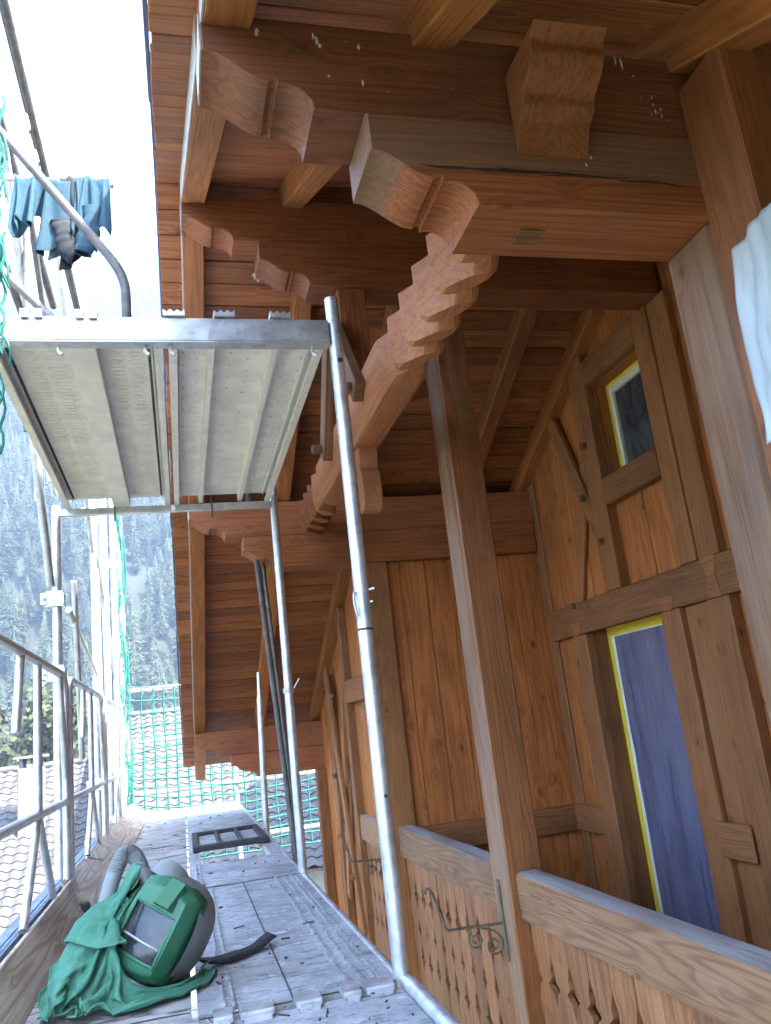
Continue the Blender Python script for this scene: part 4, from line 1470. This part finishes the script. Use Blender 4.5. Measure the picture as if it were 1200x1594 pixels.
# flange running back from the plate edge to the shell
per = [i for i in range(N)]+[N+(N+1)*j for j in range(N)]+[N*(N+1)+N-i for i in range(N)]+[(N-j)*(N+1) for j in range(N)]
b0 = len(V)
for q in per:
    x, y, z = V[q]
    V.append((x*1.20, -.045, z*1.06))
for k in range(len(per)):
    k2 = (k+1) % len(per)
    F.append((per[k], b0+k, b0+k2, per[k2]))
o = link('face_mask', mesh('face_mask', V, F, True, 50), hd, Hm, 'greenp')
md = o.modifiers.new('thickness', 'SOLIDIFY'); md.thickness = .005; md.offset = -1
V, F = [], []
for j in range(13):
    for i in range(13):
        u, w = i/12*2-1, j/12*2-1
        V.append((u*.070, -.132+.008*u*u+.004*w*w, -.013+w*.068))
for j in range(12):
    for i in range(12):
        a = j*13+i
        F.append((a, a+1, a+14, a+13))
link('visor', mesh('visor', V, F, True), hd, Hm, 'visor')
fp = [(.066*a, -.140+.008*a*a+.006*b*b, -.013+.065*b) for a, b in [(-1, -1), (-.5, -1), (0, -1), (.5, -1), (1, -1), (1, -.5), (1, 0), (1, .5), (1, 1), (.5, 1), (0, 1), (-.5, 1), (-1, 1), (-1, .5), (-1, 0), (-1, -.5), (-1, -1)]]
V, F = sweep(fp, .0055, 6)
link('visor_rim', mesh('visor_rim', V, F, True), hd, Hm, 'greenp')
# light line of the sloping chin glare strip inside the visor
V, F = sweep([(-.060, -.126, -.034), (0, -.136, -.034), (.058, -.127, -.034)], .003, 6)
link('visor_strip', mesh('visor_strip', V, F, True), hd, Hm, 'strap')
cl = MB()
cl.add([(-.012, -.142, .062), (.050, -.139, .062), (.046, -.100, .128), (-.008, -.104, .128), (-.004, -.166, .070), (.042, -.163, .070), (.040, -.118, .140), (-.002, -.122, .140)], [(0, 3, 2, 1), (4, 5, 6, 7), (0, 1, 5, 4), (1, 2, 6, 5), (2, 3, 7, 6), (3, 0, 4, 7)])
link('forehead_clip', mesh('forehead_clip', cl.V, cl.F), hd, Hm, 'greenp')
V, F = sweep([(-.055, -.02, .105), (-.052, -.012, .135), (-.05, -.004, .155)], [.062, .055, .04], 20)
link('hose_collar', mesh('hose_collar', V, F, True, 40), hd, Hm, 'greyp')
# ribbed hose
path = cr([(-.125, 2.96, .265), (-.15, 3.02, .325), (-.175, 3.06, .375), (-.205, 3.07, .385), (-.235, 3.05, .34), (-.262, 3.02, .26), (-.285, 3.0, .15)], 16)
V, F = sweep(path, [.0275 if i % 2 else .0235 for i in range(len(path))], 18)
link('hose', mesh('hose', V, F, True, 75), hd, None, 'hose')
# cape: several folded cloth sheets
def P_(x, y, z):
    return (x, y, z)
# the shroud hangs from the rim of the mask and falls in folds on the deck
att = cr([(-.075, 2.99, .315), (-.150, 2.90, .300), (-.205, 2.835, .235), (-.222, 2.815, .140), (-.185, 2.805, .060), (-.110, 2.815, .022), (-.010, 2.86, .022), (.055, 2.95, .040)], 9)
dirs = cr([(-.75, -.05, .35), (-.85, -.15, .45), (-.92, -.30, .35), (-.90, -.40, .15), (-.75, -.65, .12), (-.45, -.90, .10), (.10, -.95, .10), (.75, -.60, .10)], 9)
lens = cr([(.36, 0), (.42, 0), (.44, 0), (.42, 0), (.34, 0), (.24, 0), (.15, 0), (.10, 0)], 9)
nv_ = 36
V, F = [], []
nu_ = len(att)-1
for i in range(nu_+1):
    d = Vector(dirs[i]).normalized()
    for k in range(nv_+1):
        t = k/nv_
        p = Vector(att[i])+d*(lens[i][0]*t)+Vector((0, 0, .05*math.sin(t*PI)))
        p += noise.noise_vector(p*14)*.010*min(1, t*4)
        p.z = max(p.z, .010)
        if p.x < -.44:
            p.z += (-.44-p.x)*.9
            p.x = -.44-(-.44-p.x)*.25
        V.append(p)
for i in range(nu_):
    for k in range(nv_):
        a = i*(nv_+1)+k
        F.append((a, a+1, a+nv_+2, a+nv_+1))
pins = [i*(nv_+1) for i in range(nu_+1)]
cols = [([(-2, 1, 0), (2, 1, 0), (2, 5, 0), (-2, 5, 0)], [(0, 1, 2, 3)]), ballmesh((-.085, 2.955, .15), (.125, .125, .135)), ballmesh((-.270, 2.92, .085), (.105, .085, .150)),
        ballmesh((-.335, 2.86, .04), (.07, .075, .085))]
Vs = settle_cloth(V, F, pins, cols, 34)
cloth_obj('cape', Vs, F, 'green', hd)
# a loose second layer thrown over the heap
n_ = 32
Rm = Matrix.Translation((-.285, 2.87, .335)) @ Matrix.Rotation(math.radians(24), 4, 'Z') @ Matrix.Rotation(math.radians(-10), 4, 'Y')
V2, F2 = [], []
for i in range(n_+1):
    for k in range(n_+1):
        q = Vector(((i/n_-.5)*.29, (k/n_-.5)*.36, .018*noise.noise(Vector((i*.16, k*.16, 2)))))
        V2.append(Rm @ q)
for i in range(n_):
    for k in range(n_):
        a = i*(n_+1)+k
        F2.append((a, a+1, a+n_+2, a+n_+1))
pins2 = [k for k in range(n_*(n_+1)+14, n_*(n_+1)+21)]
Vt = settle_cloth(V2, F2, pins2, cols+[(Vs, F)], 30, selfc=False)
cloth_obj('cape_fold', Vt, F2, 'green', hd)
for edge in ([k for k in range(n_+1)], [i*(n_+1) for i in range(n_+1)], [i*(n_+1)+n_ for i in range(n_+1)]):
    hv, hf = sweep([Vt[q] for q in edge], .0030, 6)
    link('hem', mesh('hem', hv, hf, True), hd, None, 'green')
for edge in ([i*(nv_+1)+nv_ for i in range(nu_+1)], list(range(nv_+1))):
    hv, hf = sweep([Vs[q] for q in edge], .0032, 6)
    link('hem', mesh('hem', hv, hf, True), hd, None, 'green')
# black strap
V, F = [], []
sp = cr([(.02, 3.02, .03), (.08, 3.06, .012), (.15, 3.10, .010), (.21, 3.15, .010), (.245, 3.18, .022), (.275, 3.21, .030)], 6)
for i, p in enumerate(sp):
    w = .036 if i < 14 else .028
    V += [(p[0]+w*.5, p[1]-w, p[2]), (p[0]-w*.5, p[1]+w, p[2]+.006)]
for i in range(len(sp)-1):
    F.append((2*i, 2*i+2, 2*i+3, 2*i+1))
o = link('strap', mesh('strap', V, F, True), hd, None, 'black')
md = o.modifiers.new('thickness', 'SOLIDIFY'); md.thickness = .004

# ------------------------------------------------------------------ neighbours
def tile_mesh():
    n = 8
    V, F = [], []
    for s in (0, 1):
        for i in range(n+1):
            x = .30*i/n-.15
            z = .030*math.sin(i/n*2*PI)
            V.append((x, -.20 if s == 0 else .19, z+(.030 if s == 0 else 0)))
        for i in range(n+1):
            x = .30*i/n-.15
            z = .030*math.sin(i/n*2*PI)-.016
            V.append((x, -.20 if s == 0 else .19, z+(.030 if s == 0 else 0)))
    m = n+1
    for i in range(n):
        F += [(i, i+1, 2*m+i+1, 2*m+i), (m+i+1, m+i, 3*m+i, 3*m+i+1), (i, m+i, m+i+1, i+1)]
    me = mesh('tile', V, F, True, 40)
    me.materials.append(M['tile'])
    return me
TM = tile_mesh()
def view(p):
    d = mw.inverted() @ Vector(p)
    if d.z >= 0:
        return (9, 9)
    return (d.x/-d.z*1265.5/600, d.y/-d.z*1265.5/797)
def neighbour(name, label, X, yr, zr, ye, sl, ylim):
    o = empty(name, ((X[0]+X[1])/2, yr, GZ), label, 'house', 'neighbouring houses')
    ze = zr-sl*(yr-ye)
    b = MB()
    b.box((X[0]+.4, X[1]-.4), (ye+.8, 2*yr-ye-.8), (GZ, ze+.1))
    b.obj('wall', 'plaster', o)
    b = MB()
    V = [(X[0], ye, ze-.12), (X[1], ye, ze-.12), (X[1], yr, zr-.12), (X[0], yr, zr-.12), (X[0], 2*yr-ye, ze-.12), (X[1], 2*yr-ye, ze-.12)]
    V2 = [(x, y, z+.06) for x, y, z in V]
    b.add(V+V2, [(1, 0, 3, 2), (2, 3, 4, 5), (6, 7, 8, 9), (9, 8, 11, 10), (0, 1, 7, 6), (5, 4, 10, 11), (0, 6, 9, 3), (3, 9, 10, 4), (1, 2, 8, 7), (2, 5, 11, 8)])
    rf = b.obj('roof', 'roofing', o)
    L = math.hypot(yr-ye, zr-ze)
    ang = math.atan2(zr-ze, yr-ye)
    rows = int(L/.34)
    cols = int((X[1]-X[0])/.30)
    spots = []
    for r in range(rows):
        for c in range(cols):
            d = (r+.5)/rows
            p = Vector((X[0]+(c+.5)*(X[1]-X[0])/cols, ye+(yr-ye)*d, ze+(zr-ze)*d-.01))
            u = view(p)
            vis = abs(u[0]) < 1.03 and abs(u[1]) < 1.03
            spots.append((0 if vis else 1, p.y, p))
    spots.sort(key=lambda s: s[:2])
    rest = MB()
    R = Matrix.Rotation(ang, 4, 'X')
    for k, (q, yy, p) in enumerate(spots):
        mt = Matrix.Translation(p) @ R @ Matrix.Rotation(random.uniform(-.02, .02), 4, 'Z')
        if q == 0 and k < 295:
            link('roof_tile', TM, rf, mt)
        else:
            rest.add([mt @ v.co for v in TM.vertices], [tuple(f.vertices) for f in TM.polygons])
    rest.obj('roof_tiles', 'tile', rf, True)['kind'] = 'stuff'
    # ridge tiles
    for k in range(int((X[1]-X[0])/.42)):
        pass
    rd = MB()
    x = X[0]
    while x < X[1]-.1:
        rd.tube([(x, yr, zr+.0), (x+.2, yr, zr+.012), (x+.43, yr, zr-.005)], [.12, .115, .105], 10)
        x += .40
    rd.obj('ridge_tiles', 'tile', rf, True)['kind'] = 'stuff'
    return o
na = neighbour('neighbour_house', 'lower tiled house roof with chimneys seen through left guardrail', (-12.5, -2.45), 28.0, .52, 18.6, .52, 0)
nb = neighbour('neighbour_house', 'tiled house roof seen through the far green net', (-2.3, 8.0), 27.5, 1.75, 19.0, .46, 0)
def chimney(name, x, y, z0, z1, w, mat, cap, parent):
    c = box(name, (x-w/2, x+w/2), (y-w/2, y+w/2), (z0, z1), mat, parent, 'z', .02)
    if cap:
        m = MB()
        for sx in (-1, 1):
            for sy in (-1, 1):
                m.box((x+sx*w*.36-.05, x+sx*w*.36+.05), (y+sy*w*.36-.05, y+sy*w*.36+.05), (z1, z1+.25))
        m.box((x-w*.65, x+w*.65), (y-w*.65, y+w*.65), (z1+.251, z1+.32))
        m.obj('chimney_cap', mat, parent)
    return c
chimney('chimney', -4.05, 25.0, -2.4, .55, .62, 'concrete', True, na)
cd = empty('near_chimney', (-3.6, 13, GZ), 'large dark chimney stack at the left picture edge with pale mark', 'chimney')
box('stack', (-4.1, -2.69), (13.0, 13.8), (-1.0, 1.15), 'chimdark', cd, 'z', .02)
box('foot', (-4.0, -2.9), (13.05, 13.75), (GZ, -1.0), 'concrete', cd, 'z', .02)
m = MB()
m.tube([(-3.02, 12.995, 1.02), (-2.94, 12.995, .80), (-2.94, 12.995, .62)], .022, 5)
m.tube([(-2.84, 12.995, 1.02), (-2.94, 12.995, .80)], .022, 5)
m.obj('pale_mark', 'strap', cd)
# unseen house volume added only to throw shade on the neighbour's roof tiles
tc_ = empty('added_shade_house', (9.5, 16, GZ), 'unseen house volume added behind the chalet to shade the tiled roof', 'house')
b = MB()
b.box((5.2, 14), (13.5, 20), (GZ, 4.2))
b.obj('wall', 'plaster', tc_)  # walls of the added unseen shade house
b = MB()
V = [(4.6, 12.9, 4.0), (14.6, 12.9, 4.0), (14.6, 16.75, 6.4), (4.6, 16.75, 6.4), (4.6, 20.6, 4.0), (14.6, 20.6, 4.0)]
V2 = [(x, y, z+.2) for x, y, z in V]
b.add(V+V2, [(1, 0, 3, 2), (2, 3, 4, 5), (6, 7, 8, 9), (9, 8, 11, 10), (0, 1, 7, 6), (5, 4, 10, 11), (0, 6, 9, 3), (3, 9, 10, 4), (1, 2, 8, 7), (2, 5, 11, 8)])
b.obj('roof', 'roofing', tc_)  # roof of the added unseen shade house

# ------------------------------------------------------------------ trees
def conifer(seed, tiers=26):
    rnd = random.Random(seed)
    m = MB()
    wid = rnd.uniform(.125, .17)
    for L in range(tiers):
        t = L/(tiers-1)
        z = .10+.86*t
        R = wid*(1-t)**.85*rnd.uniform(.8, 1.15)+.010
        n = int(15-7*t)
        hh = (.90/tiers)*rnd.uniform(1.3, 1.9)
        ox, oy = rnd.uniform(-.01, .01)*(1-t), rnd.uniform(-.01, .01)*(1-t)
        V = []
        for k in range(n):
            a = 2*PI*(k+rnd.uniform(-.3, .3))/n
            r1 = R*rnd.uniform(.65, 1.25)
            a2 = a+PI/n
            r2 = R*rnd.uniform(.35, .6)
            V += [(ox+math.cos(a)*R*.12, oy+math.sin(a)*R*.12, z+hh), (ox+math.cos(a)*r1, oy+math.sin(a)*r1, z-R*rnd.uniform(.0, .35)), (ox+math.cos(a2)*r2, oy+math.sin(a2)*r2, z+hh*.25)]
        F = []
        for k in range(n):
            k2 = (k+1) % n
            F += [(k*3, k*3+1, k*3+2), (k*3, k*3+2, k2*3), (k2*3, k*3+2, k2*3+1)]
        m.add(V, F)
        for k in range(n):                      # loose sprays between the tiers
            a = rnd.random()*2*PI
            r = R*rnd.uniform(.8, 1.3)
            w = R*.12
            ca, sa = math.cos(a), math.sin(a)
            zz = z+rnd.uniform(-.01, .03)
            m.add([(ca*r*.35, sa*r*.35, zz+.01), (ca*r*.8-sa*w, sa*r*.8+ca*w, zz-.012), (ca*r, sa*r, zz-.02*rnd.random()), (ca*r*.8+sa*w, sa*r*.8-ca*w, zz-.012)], [(0, 1, 2, 3)])
    me = mesh('spruce_crown', m.V, m.F)
    me.materials.append(M['needle'])
    return me
TR = []
for s in range(4):
    TR.append(conifer(100+s))
tv, tf = sweep([(0, 0, -.05), (0, 0, .4), (0, 0, .95)], [.017, .011, .002], 7)
trunk_me = mesh('trunk', tv, tf, True)
trunk_me.materials.append(M['bark'])
rt_ = random.Random(42)
keep = []
y = 172.0
while y < 640:
    x = -.70*y-40
    while x < .28*y+30:
        px, py = x+rt_.uniform(-2.2, 2.2), y+rt_.uniform(-2.2, 2.2)
        x += 4.6
        if py-170-.1*px < 1.5 or hill_z(px, py+4) <= hill_z(px, py)+.3 or rt_.random() < .22:
            continue
        keep.append((px, py))
    y += 4.6
keep.sort(key=lambda p: p[1])
near, far = [], []
for x, y in keep:
    z = hill_z(x, y)
    u = view((x, y, z+8))
    if len(near) < 120 and -1.02 < u[0] < -.53 and -.5 < u[1] < 1.0:
        near.append((x, y, z))
    else:
        far.append((x, y, z))
LBL = 'tall hazy spruce standing on the wooded slope behind the scaffold'
for k, (x, y, z) in enumerate(near):
    hh = rt_.uniform(9, 21)
    mt = Matrix.Translation((x, y, z-.5)) @ Matrix.Rotation(rt_.random()*6, 4, 'Z') @ Matrix.Diagonal((hh*rt_.uniform(.85, 1.15), hh*rt_.uniform(.85, 1.15), hh, 1))
    t_ = link('spruce_tree', None, None, mt)
    tag(t_, LBL, 'tree', 'spruces on the slope')
    for nm, me in (('crown', TR[k % 4]), ('trunk', trunk_me)):
        o = bpy.data.objects.new(nm, me)
        COL.objects.link(o)
        o.parent = t_
# the rest of the wood reads as one mass: geometry-node instances on points
fm = bpy.data.meshes.new('wooded_slope')
fm.from_pydata([(x, y, z-.5) for x, y, z in far], [], [])
fo = link('wooded_slope', fm)
tag(fo, 'dense hazy spruce wood covering the mountainside', 'forest', None, 'stuff')
srcs = bpy.data.collections.new('spruce_sources')
for me in TR:
    o = bpy.data.objects.new('spruce_source', me)
    srcs.objects.link(o)
ng = bpy.data.node_groups.new('scatter', 'GeometryNodeTree')
ng.interface.new_socket('Geometry', in_out='INPUT', socket_type='NodeSocketGeometry')
ng.interface.new_socket('Geometry', in_out='OUTPUT', socket_type='NodeSocketGeometry')
gi = ng.nodes.new('NodeGroupInput'); go = ng.nodes.new('NodeGroupOutput')
ip = ng.nodes.new('GeometryNodeInstanceOnPoints')
ci = ng.nodes.new('GeometryNodeCollectionInfo')
ci.inputs['Collection'].default_value = srcs
ci.inputs['Separate Children'].default_value = True
ci.inputs['Reset Children'].default_value = True
ip.inputs['Pick Instance'].default_value = True
rv = ng.nodes.new('FunctionNodeRandomValue'); rv.data_type = 'FLOAT'
rv.inputs[2].default_value = 9.0; rv.inputs[3].default_value = 21.0
rr = ng.nodes.new('FunctionNodeRandomValue'); rr.data_type = 'FLOAT'
rr.inputs[2].default_value = 0.0; rr.inputs[3].default_value = 6.28
cx = ng.nodes.new('ShaderNodeCombineXYZ')
ng.links.new(rr.outputs[1], cx.inputs[2])
ng.links.new(gi.outputs[0], ip.inputs['Points'])
ng.links.new(ci.outputs[0], ip.inputs['Instance'])
ng.links.new(rv.outputs[1], ip.inputs['Scale'])
ng.links.new(cx.outputs[0], ip.inputs['Rotation'])
ng.links.new(ip.outputs[0], go.inputs[0])
md = fo.modifiers.new('scatter', 'NODES')
md.node_group = ng

# broadleaf trees in front of the wood
def broadleaf(x, y, z, h, seed, label):
    rnd = random.Random(seed)
    o = empty('broadleaf_tree', (x, y, z), label, 'tree')
    m = MB()
    m.tube([(x, y, z), (x+.1, y, z+h*.35), (x, y, z+h*.7)], [h*.03, h*.02, h*.008], 8)
    for k in range(7):
        a = rnd.random()*6.28
        m.tube([(x, y, z+h*(.3+.05*k)), (x+math.cos(a)*h*.14, y+math.sin(a)*h*.14, z+h*(.45+.05*k)), (x+math.cos(a)*h*.25, y+math.sin(a)*h*.25, z+h*(.55+.05*k))], [h*.012, h*.007, h*.003], 6)
    m.obj('trunk', 'bark', o)
    lf = MB()
    cl_ = [(Vector((rnd.gauss(0, .15), rnd.gauss(0, .15), rnd.uniform(.35, .95)))*h, h*rnd.uniform(.08, .16)) for _ in range(24)]
    for c, r in cl_:
        for q in range(110):
            d = Vector((rnd.gauss(0, 1), rnd.gauss(0, 1), rnd.gauss(0, 1))).normalized()*r*rnd.random()**.4
            p = Vector((x, y, z))+c+d
            s = h*.014
            a = Vector((rnd.gauss(0, 1), rnd.gauss(0, 1), rnd.gauss(0, 1))).normalized()*s
            b_ = a.cross(Vector((rnd.gauss(0, 1), rnd.gauss(0, 1), rnd.gauss(0, 1)))).normalized()*s
            lf.add([p-a-b_, p+a-b_, p+a+b_, p-a+b_], [(0, 1, 2, 3)])
    lf.obj('crown', 'broad', o)
broadleaf(-8.2, 60, GZ, 11, 5, 'yellow green leafy tree behind the tiled roof between guardrails')
broadleaf(-15.5, 66, GZ, 12, 6, 'broad green tree behind the tiled roof at far left')
broadleaf(-2.2, 70, GZ, 11, 8, 'leafy tree behind the net above the far roof ridge')
broadleaf(-11.6, 74, GZ, 14, 9, 'darker leafy tree between two yellow green trees')

# ------------------------------------------------------------------ air
hz = MB().box((-1450, 1450), (-750, 1350), (GZ-1.2, 470)).obj('haze', 'grass')
hm = bpy.data.materials.new('haze_air')
hm.use_nodes = True
ht = hm.node_tree
for n_ in list(ht.nodes):
    if n_.type == 'BSDF_PRINCIPLED':
        ht.nodes.remove(n_)
pv = ht.nodes.new('ShaderNodeVolumePrincipled')
pv.inputs['Color'].default_value = (.48, .68, 1.0, 1)
pv.inputs['Density'].default_value = .0008
pv.inputs['Anisotropy'].default_value = .2
ht.links.new(pv.outputs[0], ht.nodes['Material Output'].inputs['Volume'])
hz.data.materials.clear()
hz.data.materials.append(hm)
tag(hz, 'thin blue haze in the valley air', 'haze', None, 'stuff')
